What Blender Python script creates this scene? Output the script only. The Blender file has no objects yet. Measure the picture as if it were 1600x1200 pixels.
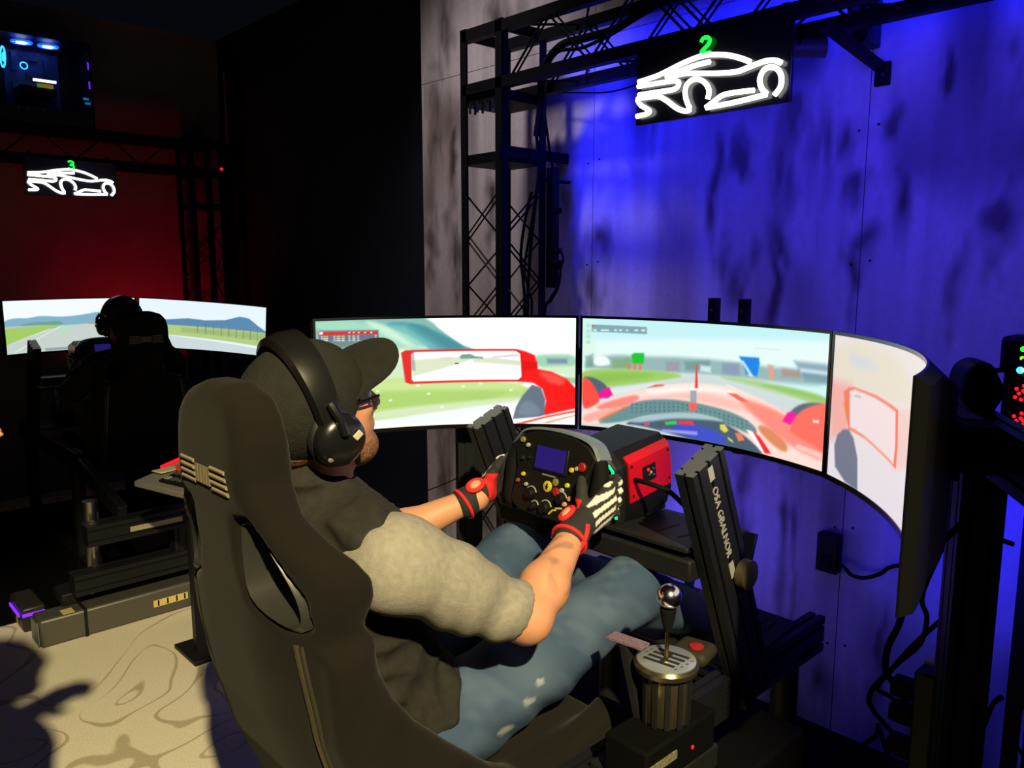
import bpy, bmesh, math, random
import numpy as np
from mathutils import Vector, Matrix, Euler
random.seed(7)
PI = math.pi
scene = bpy.context.scene
COL = scene.collection

# ------------------------------------------------------------------ camera
cam_d = bpy.data.cameras.new('camera')
cam_d.sensor_width = 36.0
cam_d.lens = 1245.0 / 1600.0 * 36.0
cam_d.clip_start = 0.02
cam = bpy.data.objects.new('camera', cam_d)
COL.objects.link(cam)
cam.location = (1.253, -1.852, 1.74)
cam.rotation_euler = (math.radians(90 - 8.45), 0, math.radians(46.72))
scene.camera = cam

# ------------------------------------------------------------------ world, lights, exposure
world = bpy.data.worlds.new('world')
scene.world = world
world.use_nodes = True
world.node_tree.nodes['Background'].inputs[0].default_value = (0.25, 0.3, 0.5, 1)
world.node_tree.nodes['Background'].inputs[1].default_value = 0.007
vs = scene.view_settings
vs.view_transform = 'Standard'
vs.look = 'None'
vs.exposure = 0.0
vs.gamma = 1.0
vs.use_curve_mapping = False

def lamp(name, kind, loc, target, energy, color, size=0.1, angle=60, blend=0.3, size_y=None):
    d = bpy.data.lights.new(name, kind)
    d.energy = energy
    d.color = color
    if kind == 'SPOT':
        d.spot_size = math.radians(angle)
        d.spot_blend = blend
        d.shadow_soft_size = size
    elif kind == 'AREA':
        d.size = size
        if size_y:
            d.shape = 'RECTANGLE'
            d.size_y = size_y
    else:
        d.shadow_soft_size = size
    o = bpy.data.objects.new(name, d)
    COL.objects.link(o)
    o.location = loc
    o.rotation_euler = (Vector(target) - Vector(loc)).to_track_quat('-Z', 'Y').to_euler()
    return o

# house spotlight high behind the photographer (warm)
lamp('warm_spotlight', 'SPOT', (3.3, -2.65, 4.1), (-0.9, -1.0, 0.1), 2000, (1.0, 0.83, 0.45), 0.05, 31.0, 0.40)
# weak neutral ceiling downlight over the rig
lamp('ceiling_downlight', 'SPOT', (-1.5, -0.55, 4.4), (-2.0, 0.93, 1.3), 150, (1.0, 0.86, 0.92), 0.14, 58, 0.85)
# blue wash lamps on the truss and behind the rig
BLUE = (0.006, 0.008, 1.0)
VIOLET = (0.06, 0.036, 1.0)
lamp('blue_wash_lamp', 'SPOT', (-1.22, 0.50, 2.36), (-0.75, 0.93, 2.0), 30, BLUE, 0.12, 135, 0.9)
lamp('blue_wash_lamp', 'SPOT', (0.30, 0.05, 2.30), (0.0, 0.93, 1.75), 30, VIOLET, 0.25, 140, 0.9)
lamp('blue_wash_lamp', 'AREA', (-0.35, 0.84, 2.66), (-0.35, 0.93, 2.60), 7, BLUE, 1.9, size_y=0.03)
lamp('blue_wash_lamp', 'SPOT', (0.58, 0.42, 1.0), (0.66, 0.93, 0.85), 15, BLUE, 0.12, 125, 0.9)
lamp('blue_wash_lamp', 'SPOT', (-0.70, 0.42, 0.60), (-0.55, 0.93, 0.85), 13, VIOLET, 0.12, 140, 0.9)
# red wash on the far wall
lamp('red_wash_lamp', 'SPOT', (-4.85, 0.35, 1.0), (-5.55, 0.45, 2.1), 16, (1.0, 0.0, 0.03), 0.08, 140, 0.9)

# ------------------------------------------------------------------ materials
def lin(c):
    return tuple((x / 12.92 if x <= 0.04045 else ((x + 0.055) / 1.055) ** 2.4) for x in [v / 255.0 for v in c])

MATS = {}
def M(name, rgb, rough=0.6, metal=0.0, emit=0.0, noise=None, bump=None, attr=None, coat=0.0, spec=None, sheen=0.0):
    if name in MATS:
        return MATS[name]
    m = bpy.data.materials.new(name)
    m.use_nodes = True
    nt = m.node_tree
    b = nt.nodes['Principled BSDF']
    c = lin(rgb) + (1,)
    b.inputs['Base Color'].default_value = c
    b.inputs['Roughness'].default_value = rough
    b.inputs['Metallic'].default_value = metal
    b.inputs['Coat Weight'].default_value = coat
    b.inputs['Sheen Weight'].default_value = sheen
    if spec is not None:
        b.inputs['Specular IOR Level'].default_value = spec
    src = None
    if attr:
        a = nt.nodes.new('ShaderNodeAttribute')
        a.attribute_name = attr
        src = a.outputs['Color']
        nt.links.new(src, b.inputs['Base Color'])
    tc = nt.nodes.new('ShaderNodeTexCoord')
    if noise:
        n = nt.nodes.new('ShaderNodeTexNoise')
        n.inputs['Scale'].default_value = noise[0]
        n.inputs['Detail'].default_value = 5
        nt.links.new(tc.outputs['Object'], n.inputs['Vector'])
        mr = nt.nodes.new('ShaderNodeMapRange')
        mr.inputs[1].default_value = 0.25
        mr.inputs[2].default_value = 0.75
        mr.inputs[3].default_value = 1 - noise[1]
        mr.inputs[4].default_value = 1 + noise[1]
        nt.links.new(n.outputs['Fac'], mr.inputs[0])
        mx = nt.nodes.new('ShaderNodeVectorMath')
        mx.operation = 'SCALE'
        if src:
            nt.links.new(src, mx.inputs[0])
        else:
            mx.inputs[0].default_value = c[:3]
        nt.links.new(mr.outputs[0], mx.inputs['Scale'])
        nt.links.new(mx.outputs[0], b.inputs['Base Color'])
    if bump:
        n2 = nt.nodes.new('ShaderNodeTexNoise')
        n2.inputs['Scale'].default_value = bump[0]
        n2.inputs['Detail'].default_value = 3
        nt.links.new(tc.outputs['Object'], n2.inputs['Vector'])
        bp = nt.nodes.new('ShaderNodeBump')
        bp.inputs['Strength'].default_value = bump[1]
        bp.inputs['Distance'].default_value = 0.01
        nt.links.new(n2.outputs['Fac'], bp.inputs['Height'])
        nt.links.new(bp.outputs[0], b.inputs['Normal'])
    if emit:
        b.inputs['Emission Strength'].default_value = emit
        if attr:
            nt.links.new(src, b.inputs['Emission Color'])
            b.inputs['Base Color'].default_value = (0, 0, 0, 1)
            for l in list(nt.links):
                if l.to_socket == b.inputs['Base Color']:
                    nt.links.remove(l)
        else:
            b.inputs['Emission Color'].default_value = c
            b.inputs['Base Color'].default_value = tuple(v * 0.3 for v in c[:3]) + (1,)
    MATS[name] = m
    return m

black_metal = M('black_metal', (26, 26, 28), 0.5, 0.0, noise=(30, 0.15), spec=0.18)
truss_paint = M('truss_paint', (15, 16, 19), 0.55, noise=(20, 0.2), spec=0.15)
profile_mat = M('anodised_black', (22, 23, 26), 0.42, 0.0, spec=0.25)
profile_end = M('sawn_aluminium', (150, 155, 150), 0.4, 0.8)
black_plastic = M('black_plastic', (16, 16, 17), 0.5, spec=0.18)
gloss_black = M('gloss_black', (14, 14, 15), 0.22)
rubber = M('rubber', (14, 14, 15), 0.8, spec=0.12)
suede = M('seat_suede', (23, 21, 18), 0.95, noise=(7, 0.22), bump=(260, 0.06), spec=0.12, sheen=0.04)
piping_mat = M('seat_piping', (58, 53, 40), 0.3)
logo_thread = M('logo_thread', (128, 116, 92), 0.7)
white_print = M('white_print', (150, 150, 150), 0.6)
chrome = M('chrome', (225, 225, 225), 0.18, 1.0)
matte_black = M('matte_black', (8, 8, 9), 0.8, spec=0.06)
steel = M('steel', (170, 168, 160), 0.3, 1.0)
red_panel = M('red_panel', (200, 16, 30), 0.35, 0.2)
red_cloth = M('red_cloth', (215, 30, 32), 0.8)
skin = M('skin', (196, 138, 106), 0.55, noise=(25, 0.08))
cloth_black = M('cloth_black', (38, 37, 34), 0.92, noise=(60, 0.2), bump=(300, 0.1), spec=0.2)
heather = M('heather_grey', (134, 130, 122), 0.95, noise=(70, 0.16), bump=(260, 0.12), spec=0.2)
denim = M('denim', (78, 98, 122), 0.92, noise=(11, 0.25), bump=(350, 0.15), spec=0.2)
hair_mat = M('hair', (110, 72, 46), 0.8, noise=(120, 0.3), bump=(200, 0.6))
glove_mat = M('glove', (30, 30, 30), 0.85, attr='Col')
screen_mat = M('screen_picture', (255, 255, 255), 0.5, emit=1.2, attr='Col')
neon_white = M('neon_white', (255, 255, 248), 0.4, emit=4.0)
neon_green = M('neon_green', (20, 235, 60), 0.4, emit=2.2)
led_cyan = M('led_cyan', (60, 190, 255), 0.4, emit=3.0)
led_blue = M('led_blue', (20, 60, 255), 0.4, emit=5.0)
led_white = M('led_white', (220, 235, 255), 0.4, emit=5.0)
led_purple = M('led_purple', (120, 40, 255), 0.4, emit=1.6)
led_red = M('led_red', (255, 20, 30), 0.4, emit=1.8)
led_green = M('led_green', (40, 240, 60), 0.4, emit=1.8)
led_teal = M('led_teal', (20, 215, 150), 0.4, emit=1.1)
yellow_mark = M('yellow_mark', (190, 170, 45), 0.5)
white_mark = M('white_mark', (150, 150, 140), 0.5)
orange_mark = M('orange_mark', (205, 130, 60), 0.5)
red_mark = M('red_mark', (140, 22, 22), 0.5)

# ------------------------------------------------------------------ mesh helpers
BASE = {}
def V(*a):
    return Vector(a[0]) if len(a) == 1 else Vector(a)

def tag(o, label=None, cat=None, group=None, kind=None):
    if label: o['label'] = label
    if cat: o['category'] = cat
    if group: o['group'] = group
    if kind: o['kind'] = kind
    return o

def thing(name, label, cat, base=(0, 0, 0), group=None, kind=None):
    o = bpy.data.objects.new(name, None)
    COL.objects.link(o)
    o.empty_display_size = 0.05
    o.location = base
    BASE[o.name] = Vector(base)
    return tag(o, label, cat, group, kind)

def root_base(p):
    while p is not None and p.parent is not None:
        p = p.parent
    return BASE.get(p.name, Vector((0, 0, 0))) if p is not None else Vector((0, 0, 0))

def link_mesh(name, me, mat, parent=None, base=None):
    o = bpy.data.objects.new(name, me)
    COL.objects.link(o)
    if mat is not None:
        me.materials.append(mat)
    if parent is not None:
        o.parent = parent
    elif base is not None:
        o.location = base
        BASE[o.name] = Vector(base)
    return o

def np_mesh(name, verts, faces, mat, parent=None, smooth=True, cols=None, base=None):
    off = np.array(root_base(parent) if parent is not None else (base or (0, 0, 0)), dtype=np.float64)
    verts = np.asarray(verts, dtype=np.float64) - off
    faces = np.asarray(faces, dtype=np.int32)
    me = bpy.data.meshes.new(name)
    n, k = faces.shape
    me.vertices.add(len(verts))
    me.vertices.foreach_set('co', verts.astype(np.float32).ravel())
    me.loops.add(n * k)
    me.loops.foreach_set('vertex_index', faces.ravel())
    me.polygons.add(n)
    me.polygons.foreach_set('loop_start', np.arange(0, n * k, k, dtype=np.int32))
    me.update(calc_edges=True)
    me.validate()
    if smooth:
        me.polygons.foreach_set('use_smooth', np.ones(len(me.polygons), dtype=bool))
    if cols is not None:
        a = me.color_attributes.new('Col', 'FLOAT_COLOR', 'POINT')
        c4 = np.ones((len(verts), 4), dtype=np.float32)
        c4[:, :3] = cols
        a.data.foreach_set('color', c4.ravel())
    me.update()
    return link_mesh(name, me, mat, parent, base)

class MB:
    def __init__(self, T=None):
        self.v = []; self.f = []; self.T = T
    def add(self, vs_, fs_):
        o = len(self.v)
        for p in vs_:
            p = Vector(p)
            self.v.append(self.T @ p if self.T is not None else p)
        self.f += [tuple(i + o for i in f) for f in fs_]
        return self
    def box(self, c, s, R=None):
        hx, hy, hz = s[0] / 2, s[1] / 2, s[2] / 2
        pts = [Vector((x, y, z)) for x in (-hx, hx) for y in (-hy, hy) for z in (-hz, hz)]
        if R is not None:
            pts = [R @ p for p in pts]
        c = Vector(c)
        return self.add([p + c for p in pts], [(0, 1, 3, 2), (4, 6, 7, 5), (0, 4, 5, 1), (2, 3, 7, 6), (0, 2, 6, 4), (1, 5, 7, 3)])
    def box2(self, a, b):
        return self.box([(a[i] + b[i]) / 2 for i in range(3)], [abs(b[i] - a[i]) for i in range(3)])
    def frame(self, p, q, up):
        d = (Vector(q) - Vector(p)).normalized()
        up = Vector(up)
        x = d.cross(up)
        if x.length < 1e-4:
            x = d.cross(Vector((1, 0, 0)))
        x.normalize()
        y = x.cross(d).normalized()
        return d, x, y
    def sweep(self, p, q, poly, up=(0, 0, 1), scale2=1.0):
        d, x, y = self.frame(p, q, up)
        n = len(poly)
        vs_ = [Vector(p) + x * a + y * b for a, b in poly] + [Vector(q) + x * a * scale2 + y * b * scale2 for a, b in poly]
        fs_ = [(i, (i + 1) % n, n + (i + 1) % n, n + i) for i in range(n)]
        fs_ += [tuple(range(n - 1, -1, -1)), tuple(range(n, 2 * n))]
        return self.add(vs_, fs_)
    def bar(self, p, q, w, h, up=(0, 0, 1)):
        return self.sweep(p, q, [(-w / 2, -h / 2), (w / 2, -h / 2), (w / 2, h / 2), (-w / 2, h / 2)], up)
    def profile(self, p, q, w, h, up=(0, 0, 1), slot=0.04):
        nx = max(1, round(w / slot)); ny = max(1, round(h / slot))
        g = 0.008; dp = 0.008
        pts = []
        def side(a, b, n, inward):
            a = Vector(a); b = Vector(b); L = (b - a)
            for i in range(n):
                m = a + L * ((i + 0.5) / n); u = L.normalized() * g / 2
                pts.extend([m - u, m - u + inward * dp, m + u + inward * dp, m + u])
        c = [(-w / 2, -h / 2), (w / 2, -h / 2), (w / 2, h / 2), (-w / 2, h / 2)]
        inn = [Vector((0, 1)), Vector((-1, 0)), Vector((0, -1)), Vector((1, 0))]
        for i in range(4):
            pts.append(Vector(c[i]))
            side(c[i], c[(i + 1) % 4], nx if i % 2 == 0 else ny, inn[i])
        return self.sweep(p, q, [(a.x, a.y) for a in pts], up)
    def cyl(self, p, q, r, r2=None, n=14):
        r2 = r if r2 is None else r2
        return self.sweep(p, q, [(r * math.cos(2 * PI * i / n), r * math.sin(2 * PI * i / n)) for i in range(n)], (0.123, 0.3, 1), r2 / r)
    def tube(self, pts, r, n=8, closed=False, cap=True):
        pts = [Vector(p) for p in pts]; m = len(pts)
        vs_ = []; prev = None
        for i in range(m):
            a = pts[i - 1] if (i > 0 or closed) else pts[i]
            b = pts[(i + 1) % m] if (i < m - 1 or closed) else pts[i]
            t = (b - a)
            t = t.normalized() if t.length > 1e-9 else Vector((0, 0, 1))
            if prev is None:
                x = t.cross(Vector((0.13, 0.21, 0.97)))
                if x.length < 1e-3: x = t.cross(Vector((1, 0, 0)))
            else:
                x = prev - t * prev.dot(t)
            x.normalize(); prev = x
            y = t.cross(x)
            rr = r(i / max(1, m - 1)) if callable(r) else r
            vs_ += [pts[i] + (x * math.cos(2 * PI * k / n) + y * math.sin(2 * PI * k / n)) * rr for k in range(n)]
        fs_ = []
        for i in range(m if closed else m - 1):
            j = (i + 1) % m
            fs_ += [(i * n + k, i * n + (k + 1) % n, j * n + (k + 1) % n, j * n + k) for k in range(n)]
        if cap and not closed:
            fs_ += [tuple(range(n - 1, -1, -1)), tuple(range((m - 1) * n, m * n))]
        return self.add(vs_, fs_)
    def ball(self, c, r, nu=18, nv=10, R=None):
        r = (r, r, r) if not hasattr(r, '__len__') else r
        c = Vector(c); vs_ = []
        for j in range(1, nv):
            th = PI * j / nv
            for i in range(nu):
                ph = 2 * PI * i / nu
                p = Vector((r[0] * math.sin(th) * math.cos(ph), r[1] * math.sin(th) * math.sin(ph), r[2] * math.cos(th)))
                vs_.append(c + (R @ p if R is not None else p))
        t = len(vs_); e1 = Vector((0, 0, r[2])); e2 = -e1
        vs_ += [c + (R @ e1 if R is not None else e1), c + (R @ e2 if R is not None else e2)]
        fs_ = []
        for j in range(nv - 2):
            for i in range(nu):
                fs_.append((j * nu + i, (j + 1) * nu + i, (j + 1) * nu + (i + 1) % nu, j * nu + (i + 1) % nu))
        for i in range(nu):
            fs_.append((t, i, (i + 1) % nu))
            fs_.append((t + 1, (nv - 2) * nu + (i + 1) % nu, (nv - 2) * nu + i))
        return self.add(vs_, fs_)
    def lathe(self, c, prof, n=28, R=None):
        c = Vector(c); vs_ = []
        for r, z in prof:
            for i in range(n):
                p = Vector((r * math.cos(2 * PI * i / n), r * math.sin(2 * PI * i / n), z))
                vs_.append(c + (R @ p if R is not None else p))
        m = len(prof)
        fs_ = [(j * n + i, j * n + (i + 1) % n, (j + 1) * n + (i + 1) % n, (j + 1) * n + i) for j in range(m - 1) for i in range(n)]
        fs_ += [tuple(range(n - 1, -1, -1)), tuple(range((m - 1) * n, m * n))]
        return self.add(vs_, fs_)
    def prism(self, poly, o, ux, uy, depth):
        o = Vector(o); ux = Vector(ux); uy = Vector(uy)
        uz = ux.cross(uy).normalized() * depth
        n = len(poly)
        vs_ = [o + ux * a + uy * b for a, b in poly]
        vs_ += [p + uz for p in vs_]
        fs_ = [(i, (i + 1) % n, n + (i + 1) % n, n + i) for i in range(n)]
        fs_ += [tuple(range(n - 1, -1, -1)), tuple(range(n, 2 * n))]
        return self.add(vs_, fs_)
    def build(self, name, mat, parent=None, bevel=0.0, smooth=True, base=None, seg=2):
        off = root_base(parent) if parent is not None else Vector(base or (0, 0, 0))
        me = bpy.data.meshes.new(name)
        me.from_pydata([tuple(p - off) for p in self.v], [], self.f)
        bm = bmesh.new(); bm.from_mesh(me)
        bmesh.ops.recalc_face_normals(bm, faces=bm.faces)
        bm.to_mesh(me); bm.free()
        if smooth:
            me.polygons.foreach_set('use_smooth', [True] * len(me.polygons))
            me.set_sharp_from_angle(angle=math.radians(40))
        o = link_mesh(name, me, mat, parent, base)
        if bevel:
            md = o.modifiers.new('bevel', 'BEVEL')
            md.width = bevel; md.segments = seg; md.limit_method = 'ANGLE'; md.angle_limit = math.radians(40)
        return o

def copy_tree(o, T=None, parent=None, label=None, group=None):
    c = o.copy(); COL.objects.link(c)
    if parent is not None:
        c.parent = parent
    elif T is not None:
        c.matrix_basis = T @ o.matrix_basis
        BASE[c.name] = c.location.copy()
    if label: c['label'] = label
    if group: c['group'] = group
    for ch in list(o.children):
        copy_tree(ch, None, c)
    return c

def text_mesh(name, body, size, mat, parent, T, depth=0.001, align='CENTER'):
    cu = bpy.data.curves.new(name, 'FONT')
    cu.body = body; cu.size = size; cu.extrude = depth; cu.align_x = align; cu.align_y = 'CENTER'
    cu.resolution_u = 2
    t = bpy.data.objects.new('tmp', cu)
    me = bpy.data.meshes.new_from_object(t)
    bpy.data.objects.remove(t); bpy.data.curves.remove(cu)
    me.transform(T)
    me.transform(Matrix.Translation(-root_base(parent)))
    me.name = name
    me.materials.clear()
    return link_mesh(name, me, mat, parent)

def smooth_path(pts, n=6):
    pts = [Vector(p) for p in pts]
    out = []
    for i in range(len(pts) - 1):
        p0 = pts[max(0, i - 1)]; p1 = pts[i]; p2 = pts[i + 1]; p3 = pts[min(len(pts) - 1, i + 2)]
        for k in range(n):
            t = k / n
            out.append(0.5 * ((2 * p1) + (p2 - p0) * t + (2 * p0 - 5 * p1 + 4 * p2 - p3) * t * t + (3 * p1 - p0 - 3 * p2 + p3) * t ** 3))
    out.append(pts[-1])
    return out

# ------------------------------------------------------------------ implicit surfaces (organic shapes)
def surface_nets(fn, lo, hi, h):
    lo = np.array(lo, float); hi = np.array(hi, float)
    n = np.ceil((hi - lo) / h).astype(int) + 1
    ax = [lo[i] + h * np.arange(n[i]) for i in range(3)]
    X, Y, Z = np.meshgrid(*ax, indexing='ij')
    D = fn(X, Y, Z)
    S = D < 0
    c = [S[i:n[0] - 1 + i, j:n[1] - 1 + j, k:n[2] - 1 + k] for i in (0, 1) for j in (0, 1) for k in (0, 1)]
    cnt = sum(a.astype(np.int8) for a in c)
    cells = np.argwhere((cnt > 0) & (cnt < 8))
    idx = -np.ones(tuple(n - 1), dtype=np.int64)
    idx[cells[:, 0], cells[:, 1], cells[:, 2]] = np.arange(len(cells))
    acc = np.zeros((len(cells), 3)); num = np.zeros(len(cells))
    corners = [(i, j, k) for i in (0, 1) for j in (0, 1) for k in (0, 1)]
    for a in corners:
        for b in corners:
            d = np.subtract(b, a)
            if d.min() < 0 or d.sum() != 1:
                continue
            da = D[cells[:, 0] + a[0], cells[:, 1] + a[1], cells[:, 2] + a[2]]
            db = D[cells[:, 0] + b[0], cells[:, 1] + b[1], cells[:, 2] + b[2]]
            m = (da < 0) != (db < 0)
            t = np.where(m, da / np.where(m, da - db, 1), 0)
            acc += np.where(m[:, None], np.array(a) + t[:, None] * d, 0)
            num += m
    verts = lo + h * (cells + acc / num[:, None])
    faces = []
    for axis in range(3):
        o1, o2 = [(1, 2), (2, 0), (0, 1)][axis]
        sl0 = [slice(1, n[i] - 1) for i in range(3)]; sl1 = list(sl0)
        sl0[axis] = slice(0, n[axis] - 1); sl1[axis] = slice(1, n[axis])
        A = S[tuple(sl0)]; B = S[tuple(sl1)]
        e = np.argwhere(A != B)
        if len(e) == 0:
            continue
        ins = A[e[:, 0], e[:, 1], e[:, 2]]
        g = e.copy()
        for i in range(3):
            if i != axis:
                g[:, i] += 1
        def cell(d1, d2):
            q = g.copy(); q[:, o1] -= d1; q[:, o2] -= d2
            return idx[q[:, 0], q[:, 1], q[:, 2]]
        q = np.stack([cell(0, 0), cell(1, 0), cell(1, 1), cell(0, 1)], 1)
        q[~ins] = q[~ins][:, ::-1]
        faces.append(q)
    return verts, np.concatenate(faces)

def smin(a, b, k):
    if k <= 0:
        return np.minimum(a, b)
    h = np.clip(0.5 + 0.5 * (b - a) / k, 0, 1)
    return b + (a - b) * h - k * h * (1 - h)

class Blob:
    """smooth union of tapered capsules and ellipsoids"""
    def __init__(self, k=0.02):
        self.p = []; self.k = k; self.fold = None
    def cone(self, a, b, ra, rb, k=None):
        self.p.append(('c', np.array(a, float), np.array(b, float), ra, rb, k)); return self
    def chain(self, pts, rs, k=None):
        for i in range(len(pts) - 1):
            self.cone(pts[i], pts[i + 1], rs[i], rs[i + 1], k)
        return self
    def ell(self, c, r, R=None, k=None):
        self.p.append(('e', np.array(c, float), np.array(r, float), None if R is None else np.array(R.to_3x3().transposed()), None, k)); return self
    def bounds(self, m=0.03):
        lo = np.full(3, 1e9); hi = -lo
        for q in self.p:
            if q[0] == 'c':
                r = max(q[3], q[4])
                lo = np.minimum(lo, np.minimum(q[1], q[2]) - r); hi = np.maximum(hi, np.maximum(q[1], q[2]) + r)
            else:
                r = q[2].max()
                lo = np.minimum(lo, q[1] - r); hi = np.maximum(hi, q[1] + r)
        return lo - m, hi + m
    def __call__(self, X, Y, Z):
        D = np.full(X.shape, 0.5)
        ax = (X[:, 0, 0], Y[0, :, 0], Z[0, 0, :])
        for q in self.p:
            kk = self.k if q[5] is None else q[5]
            if q[0] == 'c':
                r = max(q[3], q[4]); lo = np.minimum(q[1], q[2]) - r; hi = np.maximum(q[1], q[2]) + r
            else:
                r = q[2].max(); lo = q[1] - r; hi = q[1] + r
            m = kk + 0.03
            sl = tuple(slice(max(0, np.searchsorted(ax[i], lo[i] - m)), np.searchsorted(ax[i], hi[i] + m)) for i in range(3))
            P = np.stack([X[sl], Y[sl], Z[sl]], -1)
            if P.size == 0:
                continue
            if q[0] == 'c':
                ba = q[2] - q[1]; pa = P - q[1]
                t = np.clip(pa @ ba / max(1e-9, ba @ ba), 0, 1)
                d = np.linalg.norm(pa - t[..., None] * ba, axis=-1) - (q[3] + (q[4] - q[3]) * t)
            else:
                p = P - q[1]
                if q[3] is not None:
                    p = p @ q[3].T
                k0 = np.linalg.norm(p / q[2], axis=-1); k1 = np.linalg.norm(p / q[2] ** 2, axis=-1) + 1e-9
                d = k0 * (k0 - 1) / k1
            D[sl] = smin(D[sl], d, kk)
        if self.fold is not None:
            D = D + self.fold(X, Y, Z)
        return D
    def mesh(self, name, mat, parent, h=0.008, cut=None, color=None, smooth=True):
        lo, hi = self.bounds()
        fn = self if cut is None else (lambda X, Y, Z: np.maximum(self(X, Y, Z), cut(X, Y, Z)))
        v, f = surface_nets(fn, lo, hi, h)
        cols = color(v) if color is not None else None
        return np_mesh(name, v, f, mat, parent, smooth, cols)

def poly_sdf(px, py, poly):
    d = np.full(px.shape, 1e9); inside = np.zeros(px.shape, bool)
    n = len(poly)
    for i in range(n):
        ax_, ay = poly[i]; bx, by = poly[(i + 1) % n]
        ex, ey = bx - ax_, by - ay
        wx, wy = px - ax_, py - ay
        t = np.clip((wx * ex + wy * ey) / max(1e-12, ex * ex + ey * ey), 0, 1)
        d = np.minimum(d, (wx - ex * t) ** 2 + (wy - ey * t) ** 2)
        cond = ((ay > py) != (by > py))
        if abs(ey) > 1e-12:
            inside ^= cond & (px < (ex) * (py - ay) / ey + ax_)
    d = np.sqrt(d)
    return np.where(inside, -d, d)

# ------------------------------------------------------------------ measured shapes
STAINS=[(-0.43,2.16,0.049,0.073),(-0.09,2.15,0.045,0.101),(-0.02,2.17,0.075,0.057),(0.03,2.05,0.050,0.039),(0.14,2.22,0.060,0.051),(0.40,2.31,0.100,0.093),(0.40,2.10,0.062,0.055),(0.46,1.89,0.062,0.067),(-0.48,1.81,0.050,0.075),(-0.24,1.84,0.068,0.062),(0.06,1.83,0.056,0.031),(0.30,2.36,0.034,0.090),(-0.86,2.28,0.034,0.048),(-0.21,2.33,0.046,0.078),(-0.42,1.70,0.078,0.070),(-2.21,3.06,0.086,0.151),(-1.79,2.97,0.081,0.075),(-2.33,2.55,0.090,0.126),(-2.17,2.38,0.059,0.188),(-1.39,2.51,0.068,0.106),(-1.38,2.27,0.055,0.155),(-1.36,2.06,0.056,0.084),(-2.14,1.83,0.040,0.156),(-2.37,1.88,0.072,0.129),(-1.85,2.08,0.056,0.092),(-1.12,1.85,0.070,0.052),(-1.20,1.64,0.092,0.082),(-0.00,0.21,0.055,0.063),(0.19,0.37,0.036,0.092),(-0.18,0.73,0.025,0.222),(-0.13,0.67,0.017,0.171),(-0.36,0.87,0.051,0.102),(-0.22,2.03,0.040,0.093),(-0.14,2.11,0.032,0.091),(0.49,2.20,0.043,0.114),(0.02,1.71,0.038,0.089),(0.18,1.98,0.042,0.084),(0.37,1.73,0.041,0.061),(-1.02,1.21,0.041,0.174),(-2.29,0.62,0.074,0.222),(-0.27,1.68,0.027,0.144),(-0.53,2.03,0.029,0.151),(-0.25,2.17,0.040,0.093),]
CAR= [[(-0.273, 0.018), (-0.186, 0.027), (-0.093, 0.048), (-0.024, 0.058), (0.025, 0.055), (0.081, 0.043), (0.128, 0.025), (0.16, 0.009)], [(0.014, 0.035), (-0.042, 0.033), (-0.1, 0.025), (-0.156, 0.013)], [(-0.155, 0.011), (-0.081, 0.014), (0.037, -0.004), (0.111, -0.012), (0.156, -0.006), (0.208, 0.002), (0.242, -0.001), (0.265, -0.012)], [(-0.275, 0.003), (-0.164, 0.0), (-0.116, -0.004), (-0.104, -0.014), (-0.121, -0.029), (-0.195, -0.028), (-0.271, -0.026)], [(-0.277, -0.038), (-0.194, -0.042), (-0.156, -0.059), (-0.108, -0.093), (-0.072, -0.107), (-0.055, -0.103)], [(-0.277, -0.04), (-0.261, -0.061), (-0.223, -0.085), (-0.234, -0.094), (-0.278, -0.097)], [(-0.057, -0.1), (-0.074, -0.065), (-0.076, -0.032), (-0.06, -0.014), (-0.031, -0.011), (-0.001, -0.028), (0.015, -0.054), (0.011, -0.08)], [(0.177, -0.078), (0.123, -0.075), (0.068, -0.076), (0.036, -0.091), (0.005, -0.106)], [(0.007, -0.107), (0.116, -0.104), (0.221, -0.097)], [(0.221, -0.095), (0.203, -0.075), (0.196, -0.048), (0.207, -0.025), (0.228, -0.018), (0.252, -0.027), (0.267, -0.051), (0.266, -0.081), (0.247, -0.103)]]
TWO= [(-0.021, 0.101), (-0.014, 0.112), (0.003, 0.112), (0.012, 0.101), (0.004, 0.088), (-0.019, 0.07), (0.015, 0.064)]
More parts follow.
